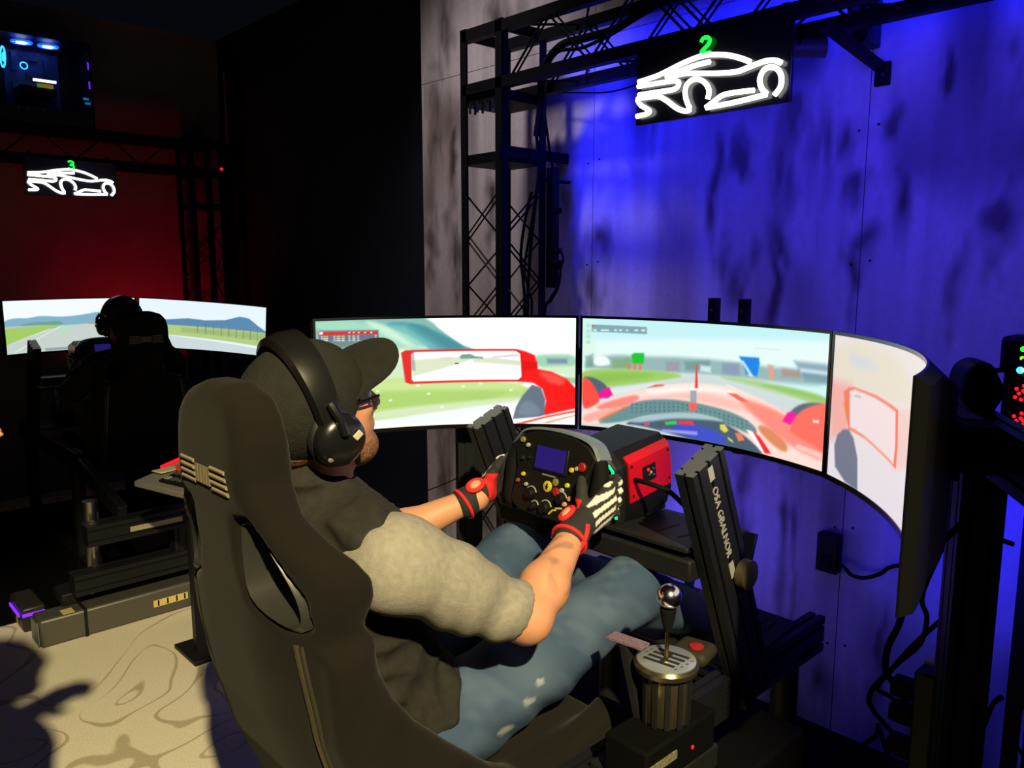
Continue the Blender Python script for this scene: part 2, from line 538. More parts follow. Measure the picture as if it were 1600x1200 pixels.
# pictures on the screens: (colour, softness, opacity, outline in thousandths of width and height)
SCREENS= {'l':[((120,175,165),6,1.0,[(-6,1015),(410,1017),(614,692),(-10,718)]),((150,205,180),8,1.0,[(-6,1015),(171,1002),(360,854),(432,700),(263,712),(122,872),(-7,927)]),((190,225,200),8,1.0,[(171,986),(230,982),(408,796),(436,705),(359,726)]),((75,150,160),5,1.0,[(242,970),(373,974),(505,830),(597,704),(436,705),(360,854)]),((60,125,135),8,0.7,[(361,948),(409,934),(589,704),(504,707)]),((120,190,180),8,0.7,[(265,953),(337,932),(456,737),(384,742)]),((210,230,200),8,1.0,[(-10,749),(359,726),(357,408),(-15,465)]),((190,215,180),10,0.8,[(190,594),(358,604),(357,420),(188,440)]),((250,252,250),4,1.0,[(429,994),(1014,1016),(1016,671),(602,687),(505,836)]),((150,200,170),8,1.0,[(826,652),(919,666),(1006,665),(1007,513),(851,516)]),((110,120,160),5,0.8,[(889,620),(968,623),(968,578),(890,575)]),((200,225,190),6,1.0,[(850,539),(1007,558),(1007,445),(895,484)]),((150,190,150),5,1.0,[(919,462),(1007,445),(1008,377),(968,408)]),((176,206,122),7,1.0,[(-14,475),(821,413),(822,218),(551,135),(256,61),(-21,102)]),((192,216,145),8,0.8,[(188,440),(797,401),(792,321),(187,341)]),((152,192,92),10,0.6,[(163,345),(748,308),(649,206),(160,169)]),((205,220,190),6,0.8,[(160,147),(355,182),(600,219),(822,264),(822,195),(501,121),(183,75)]),((225,232,235),5,1.0,[(159,58),(354,97),(600,161),(822,229),(1008,298),(1010,-12),(158,25)]),((250,250,250),8,1.0,[(501,29),(748,193),(1009,229),(1010,-12),(451,-12)]),((245,250,240),2,0.7,[(272,264),(284,263),(284,246),(271,248)]),((245,250,240),2,0.7,[(420,309),(433,308),(432,290),(420,292)]),((245,250,240),2,0.7,[(555,367),(567,367),(567,350),(555,350)]),((245,250,240),2,0.7,[(624,393),(636,393),(636,376),(624,376)]),((245,250,240),2,0.7,[(380,392),(392,391),(392,374),(379,375)]),((245,250,240),2,0.7,[(224,355),(236,353),(236,337),(224,338)]),((245,250,240),2,0.7,[(471,178),(483,177),(483,160),(471,161)]),((245,250,240),2,0.7,[(742,329),(754,329),(754,312),(742,311)]),((250,25,25),3,1.0,[(777,702),(806,686),(840,652),(850,585),(853,522),(909,496),(968,431),(1008,332),(1009,86),(871,70),(886,220),(871,334),(836,390),(777,401)]),((255,110,90),7,0.6,[(851,505),(914,485),(968,420),(944,361),(883,404)]),((190,10,15),4,0.6,[(784,606),(850,585),(851,528),(787,481)]),((95,110,125),3,1.0,[(755,43),(768,159),(792,263),(831,373),(866,346),(883,232),(879,70)]),((130,145,160),8,0.5,[(772,72),(782,159),(807,240),(861,162),(861,69)]),((250,240,235),3,1.0,[(763,-4),(876,81),(1009,161),(1010,-12),(763,-27)]),((245,80,60),2,1.0,[(763,-4),(876,70),(1009,144),(1009,126),(876,52),(797,-3)]),((245,120,100),2,0.7,[(872,12),(1009,103),(1009,92),(896,7)]),((215,15,25),2,1.0,[(323,690),(340,711),(772,708),(792,674),(802,447),(785,401),(356,397),(337,416)]),((252,252,250),2,1.0,[(361,671),(373,692),(767,691),(784,663),(790,447),(777,418),(369,418),(362,436)]),((205,215,185),3,1.0,[(363,620),(533,638),(614,641),(572,591),(479,528),(367,463)]),((205,215,185),3,1.0,[(596,613),(662,629),(784,600),(787,549),(674,572),(601,585)]),((105,150,130),3,1.0,[(548,638),(558,660),(589,664),(611,641),(640,635),(640,618),(553,620)]),((180,175,180),3,0.7,[(674,640),(777,663),(777,640),(679,623)]),((200,200,200),2,0.6,[(470,641),(519,644),(521,605),(472,602)]),((70,70,70),1,1.0,[(530,582),(545,581),(545,570),(530,570)]),((120,130,140),3,0.6,[(359,693),(373,692),(377,519),(362,520)]),((100,130,130),1,1.0,[(14,919),(239,906),(237,753),(12,762)]),((90,105,125),1,1.0,[(13,877),(238,867),(238,818),(12,825)]),((220,15,20),1,1.0,[(11,904),(236,895),(236,868),(11,878)]),((245,245,245),1,0.9,[(20,869),(27,868),(27,860),(20,861)]),((240,220,90),1,0.9,[(30,868),(46,867),(46,858),(30,860)]),((245,245,245),1,0.9,[(67,866),(74,865),(74,857),(67,858)]),((240,220,90),1,0.9,[(79,865),(93,864),(93,855),(79,857)]),((240,220,90),1,0.9,[(98,864),(110,863),(110,854),(98,856)]),((245,245,245),1,0.9,[(124,863),(131,862),(131,854),(124,854)]),((240,220,90),1,0.9,[(138,862),(150,861),(150,852),(138,853)]),((245,245,245),1,0.9,[(157,861),(164,860),(164,852),(157,852)]),((245,245,245),1,0.9,[(224,858),(231,858),(231,849),(224,850)]),((245,245,245),1,0.9,[(20,851),(27,850),(27,842),(20,843)]),((245,245,245),1,0.9,[(29,851),(46,849),(46,840),(29,842)]),((245,245,245),1,0.9,[(67,848),(74,847),(74,839),(67,840)]),((245,245,245),1,0.9,[(79,847),(93,846),(93,837),(79,839)]),((245,245,245),1,0.9,[(98,846),(110,845),(109,836),(98,838)]),((245,245,245),1,0.9,[(124,845),(131,844),(131,835),(124,836)]),((245,245,245),1,0.9,[(138,844),(150,843),(150,834),(138,835)]),((245,245,245),1,0.9,[(157,843),(164,842),(164,834),(157,834)]),((245,245,245),1,0.9,[(224,840),(231,839),(231,830),(223,831)]),((245,245,245),1,0.9,[(20,833),(27,833),(27,824),(20,825)]),((245,245,245),1,0.9,[(29,833),(46,831),(45,822),(29,824)]),((245,245,245),1,0.9,[(67,830),(74,829),(74,821),(67,822)]),((245,245,245),1,0.9,[(78,829),(93,828),(93,819),(78,821)]),((245,245,245),1,0.9,[(97,828),(109,827),(109,818),(97,819)]),((245,245,245),1,0.9,[(124,826),(131,826),(130,817),(123,818)]),((245,245,245),1,0.9,[(138,826),(150,824),(149,816),(138,817)]),((245,245,245),1,0.9,[(157,824),(164,824),(164,815),(157,816)]),((245,245,245),1,0.9,[(223,821),(230,821),(230,812),(223,813)]),((250,250,250),1,0.9,[(124,896),(132,896),(131,885),(124,886)]),((250,250,250),1,0.9,[(141,895),(148,895),(148,884),(141,884)]),((250,250,250),1,0.9,[(160,893),(167,893),(167,882),(160,882)]),((250,250,250),1,0.9,[(184,891),(191,891),(191,880),(184,880)]),((250,250,250),1,0.9,[(207,889),(215,889),(214,878),(207,878)]),((250,250,250),1,0.9,[(14,906),(28,906),(28,884),(14,884)]),((245,110,100),1,1.0,[(144,776),(175,774),(175,758),(144,760)]),((210,235,240),1,1.0,[(180,774),(204,772),(204,758),(180,760)]),((205,235,225),1.5,0.6,[(976,943),(993,943),(993,916),(976,915)]),((205,235,225),1.5,0.6,[(976,898),(993,899),(993,871),(976,870)]),((205,235,225),1.5,0.6,[(976,854),(993,854),(993,826),(976,826)]),((205,235,225),1.5,0.6,[(976,809),(993,810),(993,782),(976,781)])],'c':[((215,235,232),10,1.0,[(-18,792),(1019,947),(1030,652),(-16,397)]),((200,230,215),8,0.6,[(-20,1042),(56,1046),(62,182),(-15,169)]),((140,172,172),8,1.0,[(13,616),(134,685),(236,677),(388,701),(566,704),(744,696),(1006,730),(1010,620),(747,583),(492,567),(390,555),(14,526)]),((110,150,140),6,0.8,[(13,649),(43,675),(44,552),(14,537)]),((235,245,245),4,0.9,[(46,653),(94,664),(114,616),(110,577),(46,563)]),((120,160,110),6,0.8,[(122,640),(198,661),(199,563),(123,551)]),((30,185,50),3,1.0,[(198,688),(210,706),(246,711),(251,696),(247,614),(204,607)]),((235,110,70),2,1.0,[(183,604),(193,606),(194,546),(184,544)]),((235,110,70),2,1.0,[(209,608),(219,610),(219,550),(209,548)]),((235,110,70),2,1.0,[(229,611),(239,613),(240,553),(230,552)]),((150,140,150),5,0.8,[(338,651),(393,660),(395,577),(339,566)]),((100,135,135),6,0.7,[(414,664),(515,694),(522,604),(420,592)]),((215,235,235),5,0.8,[(478,646),(521,645),(522,594),(478,595)]),((130,140,170),6,0.8,[(566,684),(637,700),(639,593),(568,595)]),((25,125,215),3,1.0,[(633,753),(714,761),(718,719),(710,611),(664,619),(652,694)]),((220,235,245),3,0.8,[(641,721),(652,723),(695,607),(680,603)]),((215,150,130),4,0.9,[(751,717),(774,713),(782,603),(759,606)]),((170,120,110),5,0.6,[(808,703),(885,705),(887,652),(810,638)]),((110,140,160),7,0.8,[(857,770),(1004,782),(1009,645),(905,639)]),((215,228,235),5,0.8,[(884,723),(1006,730),(1007,705),(885,696)]),((195,206,205),5,1.0,[(-16,329),(136,431),(390,544),(517,573),(722,538),(1017,431),(1034,-43),(-13,-178)]),((150,192,100),5,1.0,[(-17,522),(135,553),(339,566),(421,540),(340,492),(213,423),(-16,329)]),((125,178,70),7,0.7,[(14,492),(237,536),(314,518),(136,431),(14,384)]),((160,195,130),6,1.0,[(532,566),(644,584),(824,569),(1008,541),(1011,455),(852,494),(697,530)]),((130,180,80),6,0.7,[(696,550),(850,563),(1007,549),(1009,498),(852,522)]),((215,222,220),5,0.8,[(61,329),(289,449),(315,443),(138,309)]),((230,235,235),3,0.8,[(585,509),(595,511),(778,384),(752,374)]),((75,95,110),4,1.0,[(-1,467),(60,453),(106,382),(122,278),(74,269),(22,374)]),((235,20,140),3,1.0,[(61,284),(86,356),(111,377),(127,307),(74,264)]),((247,208,198),5,1.0,[(0,143),(62,216),(188,341),(340,444),(429,480),(570,500),(673,469),(804,384),(916,308),(1025,216),(1034,-43),(765,-105),(575,212),(343,246),(140,85),(1,-12)]),((252,235,228),8,0.8,[(239,373),(391,455),(570,484),(648,447),(469,427),(316,336)]),((245,120,110),5,0.9,[(62,205),(214,335),(240,308),(202,233),(139,186),(62,159)]),((248,120,105),8,0.85,[(622,420),(752,394),(884,313),(1025,216),(1030,65),(864,109),(730,250)]),((250,150,135),8,0.45,[(138,197),(265,324),(443,420),(623,400),(728,317),(573,314),(393,355),(240,275)]),((230,95,80),2,1.0,[(300,440),(335,448),(330,431),(264,400)]),((230,95,80),2,1.0,[(591,440),(627,446),(680,398),(649,388)]),((250,75,65),4,1.0,[(-1,467),(29,437),(61,340),(77,242),(49,191),(0,137)]),((205,120,70),5,1.0,[(58,56),(113,147),(190,230),(195,198),(178,138),(88,51)]),((250,150,140),6,0.8,[(1,103),(138,197),(169,192),(88,102),(17,14)]),((80,100,112),4,1.0,[(846,353),(865,416),(910,474),(993,500),(995,457),(909,342)]),((240,20,150),3,1.0,[(822,296),(841,370),(866,393),(883,349),(854,282)]),((252,105,90),5,1.0,[(854,254),(872,350),(912,434),(983,497),(1014,500),(1028,130),(941,174),(861,219)]),((255,225,215),3,1.0,[(948,358),(972,364),(972,346),(949,341)]),((255,205,200),3,0.7,[(889,149),(996,130),(997,87),(880,116)]),((100,138,140),4,1.0,[(177,194),(215,269),(342,326),(470,323),(625,290),(720,207),(717,118),(576,192),(395,196),(267,160),(178,72),(63,23),(88,74)]),((70,100,105),1.5,0.7,[(202,244),(210,246),(210,229),(202,228)]),((70,100,105),1.5,0.7,[(202,211),(210,213),(210,196),(203,194)]),((70,100,105),1.5,0.7,[(203,178),(210,180),(211,163),(203,161)]),((70,100,105),1.5,0.7,[(221,248),(228,250),(229,234),(221,232)]),((70,100,105),1.5,0.7,[(221,215),(229,217),(229,200),(221,199)]),((70,100,105),1.5,0.7,[(222,182),(229,184),(229,168),(222,166)]),((70,100,105),1.5,0.7,[(240,253),(247,254),(247,238),(240,236)]),((70,100,105),1.5,0.7,[(240,220),(248,222),(248,205),(240,203)]),((70,100,105),1.5,0.7,[(240,187),(248,188),(248,172),(240,170)]),((70,100,105),1.5,0.7,[(258,268),(266,270),(266,253),(258,252)]),((70,100,105),1.5,0.7,[(258,235),(266,237),(266,220),(259,219)]),((70,100,105),1.5,0.7,[(259,202),(266,204),(267,188),(259,186)]),((70,100,105),1.5,0.7,[(277,272),(284,274),(285,258),(277,256)]),((70,100,105),1.5,0.7,[(277,240),(285,242),(285,225),(277,223)]),((70,100,105),1.5,0.7,[(278,207),(285,209),(285,192),(278,190)]),((70,100,105),1.5,0.7,[(295,277),(303,279),(303,262),(296,260)]),((70,100,105),1.5,0.7,[(296,244),(303,246),(304,230),(296,228)]),((70,100,105),1.5,0.7,[(296,212),(304,214),(304,197),(296,195)]),((70,100,105),1.5,0.7,[(314,281),(322,283),(322,267),(314,265)]),((70,100,105),1.5,0.7,[(314,249),(322,251),(322,235),(315,233)]),((70,100,105),1.5,0.7,[(315,216),(322,218),(323,202),(315,200)]),((70,100,105),1.5,0.7,[(333,286),(340,288),(341,272),(333,270)]),((70,100,105),1.5,0.7,[(333,254),(341,256),(341,240),(333,238)]),((70,100,105),1.5,0.7,[(334,222),(341,224),(341,207),(334,205)]),((70,100,105),1.5,0.7,[(351,291),(359,293),(359,277),(352,275)]),((70,100,105),1.5,0.7,[(352,259),(359,261),(360,245),(352,243)]),((70,100,105),1.5,0.7,[(352,226),(360,229),(360,212),(352,210)]),((70,100,105),1.5,0.7,[(370,296),(378,298),(378,282),(370,280)]),((70,100,105),1.5,0.7,[(370,264),(378,266),(378,250),(371,248)]),((70,100,105),1.5,0.7,[(371,232),(379,234),(379,218),(371,216)]),((70,100,105),1.5,0.7,[(389,301),(396,303),(396,287),(389,285)]),((70,100,105),1.5,0.7,[(389,269),(397,271),(397,255),(389,253)]),((70,100,105),1.5,0.7,[(390,237),(397,239),(398,223),(390,221)]),((70,100,105),1.5,0.7,[(407,298),(415,300),(415,284),(408,282)]),((70,100,105),1.5,0.7,[(408,266),(416,268),(416,253),(408,250)]),((70,100,105),1.5,0.7,[(408,235),(416,237),(416,221),(409,219)]),((70,100,105),1.5,0.7,[(426,293),(434,295),(434,279),(426,277)]),((70,100,105),1.5,0.7,[(427,261),(434,264),(435,248),(427,246)]),((70,100,105),1.5,0.7,[(427,230),(435,232),(435,216),(428,214)]),((70,100,105),1.5,0.7,[(445,288),(453,290),(453,274),(445,272)]),((70,100,105),1.5,0.7,[(446,256),(453,259),(454,243),(446,241)]),((70,100,105),1.5,0.7,[(446,225),(454,227),(454,212),(446,209)]),((70,100,105),1.5,0.7,[(464,283),(472,285),(472,270),(464,267)]),((70,100,105),1.5,0.7,[(464,252),(472,254),(472,238),(465,236)]),((70,100,105),1.5,0.7,[(465,220),(473,223),(473,207),(465,205)]),((70,100,105),1.5,0.7,[(483,278),(490,281),(491,265),(483,263)]),((70,100,105),1.5,0.7,[(483,247),(491,250),(491,234),(484,232)]),((70,100,105),1.5,0.7,[(484,216),(491,218),(492,203),(484,200)]),((70,100,105),1.5,0.7,[(501,274),(509,276),(509,261),(502,258)]),((70,100,105),1.5,0.7,[(502,243),(510,245),(510,230),(502,227)]),((70,100,105),1.5,0.7,[(503,212),(510,214),(511,199),(503,196)]),((70,100,105),1.5,0.7,[(520,270),(528,272),(528,257),(521,254)]),((70,100,105),1.5,0.7,[(521,239),(529,241),(529,226),(521,223)]),((70,100,105),1.5,0.7,[(522,208),(529,210),(530,195),(522,192)]),((70,100,105),1.5,0.7,[(539,266),(547,268),(547,253),(540,250)]),((70,100,105),1.5,0.7,[(540,235),(548,237),(548,222),(540,220)]),((70,100,105),1.5,0.7,[(540,204),(548,207),(548,192),(541,189)]),((70,100,105),1.5,0.7,[(558,262),(566,264),(566,249),(558,246)]),((70,100,105),1.5,0.7,[(559,231),(566,234),(567,218),(559,216)]),((70,100,105),1.5,0.7,[(559,201),(567,203),(567,188),(560,185)]),((70,100,105),1.5,0.7,[(577,258),(585,260),(585,245),(577,243)]),((70,100,105),1.5,0.7,[(578,228),(585,230),(586,215),(578,212)]),((70,100,105),1.5,0.7,[(578,197),(586,200),(586,185),(578,182)]),((70,100,105),1.5,0.7,[(596,254),(604,257),(604,242),(596,239)]),((70,100,105),1.5,0.7,[(596,224),(604,227),(604,212),(597,209)]),((70,100,105),1.5,0.7,[(597,194),(605,197),(605,182),(597,179)]),((70,100,105),1.5,0.7,[(615,251),(622,254),(623,239),(615,236)]),((70,100,105),1.5,0.7,[(615,221),(623,224),(623,209),(616,206)]),((70,100,105),1.5,0.7,[(616,191),(624,194),(624,179),(616,176)]),((70,100,105),1.5,0.7,[(634,248),(641,251),(642,236),(634,233)]),((70,100,105),1.5,0.7,[(634,218),(642,221),(642,206),(635,203)]),((70,100,105),1.5,0.7,[(635,188),(643,191),(643,176),(635,173)]),((70,100,105),1.5,0.7,[(653,245),(660,248),(661,233),(653,230)]),((70,100,105),1.5,0.7,[(653,215),(661,218),(661,203),(654,200)]),((70,100,105),1.5,0.7,[(654,186),(662,189),(662,174),(654,171)]),((70,100,105),1.5,0.7,[(672,242),(679,245),(680,230),(672,228)]),((70,100,105),1.5,0.7,[(672,213),(680,216),(680,201),(672,198)]),((70,100,105),1.5,0.7,[(673,183),(681,186),(681,172),(673,168)]),((210,130,90),5,1.0,[(720,227),(769,227),(850,130),(847,53),(799,77),(732,163)]),((70,90,105),4,1.0,[(166,46),(242,121),(370,199),(524,220),(654,141),(762,-8),(738,-70),(502,-22),(243,55)]),((170,195,200),5,0.9,[(191,75),(267,149),(395,222),(498,238),(601,201),(498,186),(370,156),(242,77)]),((60,75,200),9,0.9,[(358,120),(486,140),(604,70),(580,-22),(398,25)]),((60,190,90),3,1.0,[(340,115),(386,140),(392,109),(345,89)]),((215,60,80),4,1.0,[(391,141),(452,160),(464,122),(397,111)]),((150,150,250),3,0.9,[(330,47),(475,73),(475,42),(331,20)]),((215,200,80),2,1.0,[(566,168),(586,176),(603,131),(588,105),(569,128)]),((220,120,90),2,1.0,[(629,121),(655,131),(671,78),(646,57)]),((190,210,110),2,1.0,[(599,78),(620,56),(626,33),(604,55)]),((240,240,240),3,1.0,[(674,169),(706,162),(761,30),(741,20)]),((225,40,50),3,1.0,[(700,170),(732,134),(782,21),(757,8)]),((200,90,110),3,0.7,[(253,90),(278,108),(279,64),(258,48)]),((225,70,50),1.5,1.0,[(460,647),(465,648),(472,448),(459,445)]),((140,160,165),2,1.0,[(441,420),(466,426),(468,322),(442,315)]),((250,90,85),2,1.0,[(437,314),(468,322),(469,255),(441,246)]),((105,140,150),1,0.8,[(36,946),(258,942),(259,879),(37,880)]),((235,245,245),1,0.8,[(42,902),(57,902),(57,887),(42,887)]),((235,245,245),1,0.8,[(72,904),(105,905),(105,891),(72,890)]),((235,245,245),1,0.8,[(127,909),(137,908),(138,894),(127,894)]),((235,245,245),1,0.8,[(147,911),(158,910),(158,895),(148,896)]),((235,245,245),1,0.8,[(175,913),(183,912),(183,898),(175,899)]),((235,245,245),1,0.8,[(208,916),(223,916),(223,902),(208,902)]),((235,245,245),1,0.8,[(236,919),(251,919),(251,904),(236,905)]),((220,80,80),1,1.0,[(36,940),(44,941),(44,924),(36,924)]),((150,200,180),1.5,0.5,[(14,950),(31,951),(31,918),(14,917)]),((150,200,180),1.5,0.5,[(14,900),(31,901),(32,868),(14,867)]),((150,200,180),1.5,0.5,[(14,850),(32,852),(32,818),(14,817)]),((150,200,180),1.5,0.5,[(14,800),(32,802),(32,768),(15,767)]),((190,205,205),2,0.5,[(690,837),(796,844),(796,835),(690,827)])],'r':[((210,200,170),14,0.5,[(-15,963),(353,965),(511,853),(516,686),(291,669),(-1,645)]),((195,198,203),10,0.9,[(71,898),(159,891),(256,863),(247,826),(94,793)]),((225,150,140),16,0.8,[(-16,683),(100,679),(100,346),(4,254)]),((225,170,160),10,0.5,[(361,623),(516,686),(529,369),(394,272)]),((228,110,85),3,1.0,[(62,616),(87,658),(114,672),(258,668),(413,644),(429,437),(428,299),(309,327),(200,363),(102,376),(83,464)]),((222,205,205),3,1.0,[(95,636),(122,658),(251,650),(394,626),(410,426),(406,315),(295,343),(191,379),(108,396)]),((150,140,150),1.5,1.0,[(124,622),(161,624),(161,616),(125,614)]),((215,120,50),4,0.8,[(65,541),(78,555),(97,470),(92,426)]),((105,110,130),3,1.0,[(29,224),(42,309),(74,363),(102,376),(134,329),(163,213),(176,-7),(100,6),(40,77)])]}

# ------------------------------------------------------------------ the room
def vnoise(x, y, seed):
    rs = np.random.RandomState(seed); G = rs.rand(64, 64)
    xi = np.floor(x).astype(int); yi = np.floor(y).astype(int); fx = x - xi; fy = y - yi
    fx = fx * fx * (3 - 2 * fx); fy = fy * fy * (3 - 2 * fy)
    a = G[xi % 64, yi % 64]; b = G[(xi + 1) % 64, yi % 64]; c = G[xi % 64, (yi + 1) % 64]; d = G[(xi + 1) % 64, (yi + 1) % 64]
    return (a * (1 - fx) + b * fx) * (1 - fy) + (c * (1 - fx) + d * fx) * fy

def carpet_material():
    m = bpy.data.materials.new('carpet')
    m.use_nodes = True
    nt = m.node_tree; b = nt.nodes['Principled BSDF']
    b.inputs['Roughness'].default_value = 1.0
    b.inputs['Specular IOR Level'].default_value = 0.1
    tc = nt.nodes.new('ShaderNodeTexCoord')
    nz = nt.nodes.new('ShaderNodeTexNoise'); nz.inputs['Scale'].default_value = 1.25; nz.inputs['Detail'].default_value = 1.2; nz.inputs['Distortion'].default_value = 0.6
    nt.links.new(tc.outputs['Object'], nz.inputs['Vector'])
    def math_(op, a, bb):
        n = nt.nodes.new('ShaderNodeMath'); n.operation = op
        if isinstance(a, float): n.inputs[0].default_value = a
        else: nt.links.new(a, n.inputs[0])
        if isinstance(bb, float): n.inputs[1].default_value = bb
        elif bb is not None: nt.links.new(bb, n.inputs[1])
        return n.outputs[0]
    v = math_('MULTIPLY', nz.outputs['Fac'], 11.0)
    fr = math_('FRACT', v, None)
    ab = math_('ABSOLUTE', math_('SUBTRACT', fr, 0.5), None)
    n2 = nt.nodes.new('ShaderNodeTexNoise'); n2.inputs['Scale'].default_value = 2.3
    nt.links.new(tc.outputs['Object'], n2.inputs['Vector'])
    width = math_('MULTIPLY', math_('SUBTRACT', n2.outputs['Fac'], 0.34), 0.30)
    mr = nt.nodes.new('ShaderNodeMapRange'); mr.interpolation_type = 'SMOOTHSTEP'
    nt.links.new(math_('SUBTRACT', ab, width), mr.inputs[0])
    mr.inputs[1].default_value = -0.02; mr.inputs[2].default_value = 0.03; mr.inputs[3].default_value = 1.0; mr.inputs[4].default_value = 0.0
    mix = nt.nodes.new('ShaderNodeMix'); mix.data_type = 'RGBA'
    mix.inputs[6].default_value = lin((232, 224, 200)) + (1,)
    mix.inputs[7].default_value = lin((190, 180, 150)) + (1,)
    nt.links.new(mr.outputs[0], mix.inputs[0])
    n3 = nt.nodes.new('ShaderNodeTexNoise'); n3.inputs['Scale'].default_value = 180; n3.inputs['Detail'].default_value = 3
    nt.links.new(tc.outputs['Object'], n3.inputs['Vector'])
    mr3 = nt.nodes.new('ShaderNodeMapRange'); mr3.inputs[1].default_value = 0.2; mr3.inputs[2].default_value = 0.8; mr3.inputs[3].default_value = 0.8; mr3.inputs[4].default_value = 1.15
    nt.links.new(n3.outputs['Fac'], mr3.inputs[0])
    sc = nt.nodes.new('ShaderNodeVectorMath'); sc.operation = 'SCALE'
    nt.links.new(mix.outputs[2], sc.inputs[0]); nt.links.new(mr3.outputs[0], sc.inputs['Scale'])
    nt.links.new(sc.outputs[0], b.inputs['Base Color'])
    bp = nt.nodes.new('ShaderNodeBump'); bp.inputs['Strength'].default_value = 0.5; bp.inputs['Distance'].default_value = 0.006
    nt.links.new(n3.outputs['Fac'], bp.inputs['Height']); nt.links.new(bp.outputs[0], b.inputs['Normal'])
    return m

fl = MB().box2((-5.7, -5.0, -0.06), (4.2, 1.25, 0.0)).build('floor', carpet_material(), base=(0, 0, 0), smooth=False)
tag(fl, 'beige carpet with wavy olive contour pattern', 'floor', kind='structure')

black_wall = M('black_wall', (26, 31, 44), 0.8, noise=(3, 0.2), spec=0.15)
red_wall_paint = M('dark_wall_paint', (120, 112, 112), 0.85, noise=(6, 0.12))
wl = MB().box2((-5.7, -5.0, 0), (-5.55, 1.25, 3.6)).build('wall_left', red_wall_paint, base=(0, 0, 0), smooth=False)
tag(wl, 'dark wall under red light behind the far simulator', 'wall', kind='structure')
wp = MB().box2((-5.55, 1.154, 0), (-2.36, 1.25, 3.6)).build('wall_partition', black_wall, base=(0, 0, 0), smooth=False)
tag(wp, 'plain black wall between the red and the blue walls', 'wall', kind='structure')

wb = thing('wall_back', 'weathered grey sheet panel wall washed in blue light', 'wall', (0, 0.95, 0), kind='structure')
MB().box2((-2.43, 0.946, 0), (2.4, 1.25, 3.6)).build('backing', black_wall, wb, smooth=False)
wall_mat = M('weathered_panel', (200, 196, 196), 0.75, attr='Col', noise=(40, 0.07), bump=(30, 0.06))
def panel_colors(x, z):
    base = np.array(lin((206, 200, 200)))[None, :] * np.ones((len(x), 3))
    br = np.array(lin((150, 132, 122))); dk = np.array(lin((58, 46, 44)))
    big = vnoise(x * 3.1 + 7, z * 0.9 + 3, 3) * 0.6 + vnoise(x * 9 + 1, z * 1.6, 4) * 0.4
    w = np.clip((big - 0.48) * 3.2, 0, 1)[:, None] * 0.75
    c = base * (1 - w) + br * w
    st = vnoise(x * 26, z * 1.3 + 9, 5) * 0.5 + vnoise(x * 60, z * 2.2, 6) * 0.5
    c *= (0.86 + 0.28 * st)[:, None]
    amt = np.zeros(len(x))
    wob = (vnoise(x * 14, z * 10, 8) - 0.5) * 0.6 + (vnoise(x * 45, z * 16, 9) - 0.5) * 0.5
    wob2 = vnoise(x * 9 + 4, z * 6, 10) - 0.5
    for sx, sz, rx, rz in STAINS:
        dx = (x - sx + wob2 * 0.05) / (rx * 0.95); dz = (z - sz + wob2 * 0.08) / (rz * 1.5)
        dz = np.where(dz < 0, dz * 0.7, dz)
        r = np.sqrt(dx * dx + dz * dz) + wob * 1.5
        amt = np.maximum(amt, np.clip((1.35 - r) * 0.75, 0, 1) ** 1.1 * (0.68 + 0.3 * vnoise(x * 4 + sx * 9, z * 3, 14)))
    more = np.clip(vnoise(x * 5.5 + 20, z * 2.4 + 5, 11) - 0.68, 0, 1) * 3.0
    amt = np.maximum(amt, np.clip(more, 0, 0.75))
    a = amt[:, None]
    return c * (1 - a) + dk * a
xs = [-2.43, -1.17, 0.05, 1.27, 2.4]
zs = [0.0, 2.725, 3.6]
for i in range(4):
    for j in range(2):
        x0, x1, z0, z1 = xs[i] + 0.0015, xs[i + 1] - 0.0015, zs[j] + 0.0015, zs[j + 1] - 0.0015
        nx = 110; nz = 200 if j == 0 else 80
        gx, gz = np.meshgrid(np.linspace(x0, x1, nx), np.linspace(z0, z1, nz), indexing='ij')
        gx = gx.ravel(); gz = gz.ravel()
        vv = np.stack([gx, np.full_like(gx, 0.93), gz], 1)
        k = np.arange(nx * nz).reshape(nx, nz)
        ff = np.stack([k[:-1, :-1], k[1:, :-1], k[1:, 1:], k[:-1, 1:]], -1).reshape(-1, 4)
        cc = panel_colors(gx, gz)
        ev = np.array([[x0, .93, z0], [x1, .93, z0], [x1, .93, z1], [x0, .93, z1], [x0, .945, z0], [x1, .945, z0], [x1, .945, z1], [x0, .945, z1]])
        o = len(vv)
        ef = np.array([[0, 4, 5, 1], [1, 5, 6, 2], [2, 6, 7, 3], [3, 7, 4, 0]]) + o
        np_mesh('panel', np.concatenate([vv, ev]), np.concatenate([ff, ef]), wall_mat, wb, False, np.concatenate([cc, np.full((8, 3), .25)]))
for z in (0.35, 0.8, 1.25, 1.75, 2.2, 2.6):
    for dx in (-0.03, 0.035):
        for xx in (0.05, -1.17):
            MB().lathe((xx + dx, 0.93, z + dx * 0.2), [(0.0045, 0.0), (0.0045, 0.002), (0.002, 0.003)], 8, Matrix.Rotation(PI / 2, 3, 'X')).build('screw', black_metal, wb)
ce = MB().box2((-5.7, -5.0, 5.0), (4.2, 1.25, 5.1)).build('ceiling', black_wall, base=(0, 0, 0), smooth=False)
tag(ce, 'high black ceiling above the simulators', 'ceiling', kind='structure')

sheet_ = MB().box2((-1.05, -0.60, 0.0), (2.2, 0.925, 0.012)).build('dark_floor_sheet', M('sheet_black', (10, 10, 11), 0.95, spec=0.05), base=(0.8, 0.2, 0.0), bevel=0.004)  # flat black sheet added to darken the floor below the near monitors
tag(sheet_, 'flat black sheet added to darken the floor under the near monitors', 'floor mat')

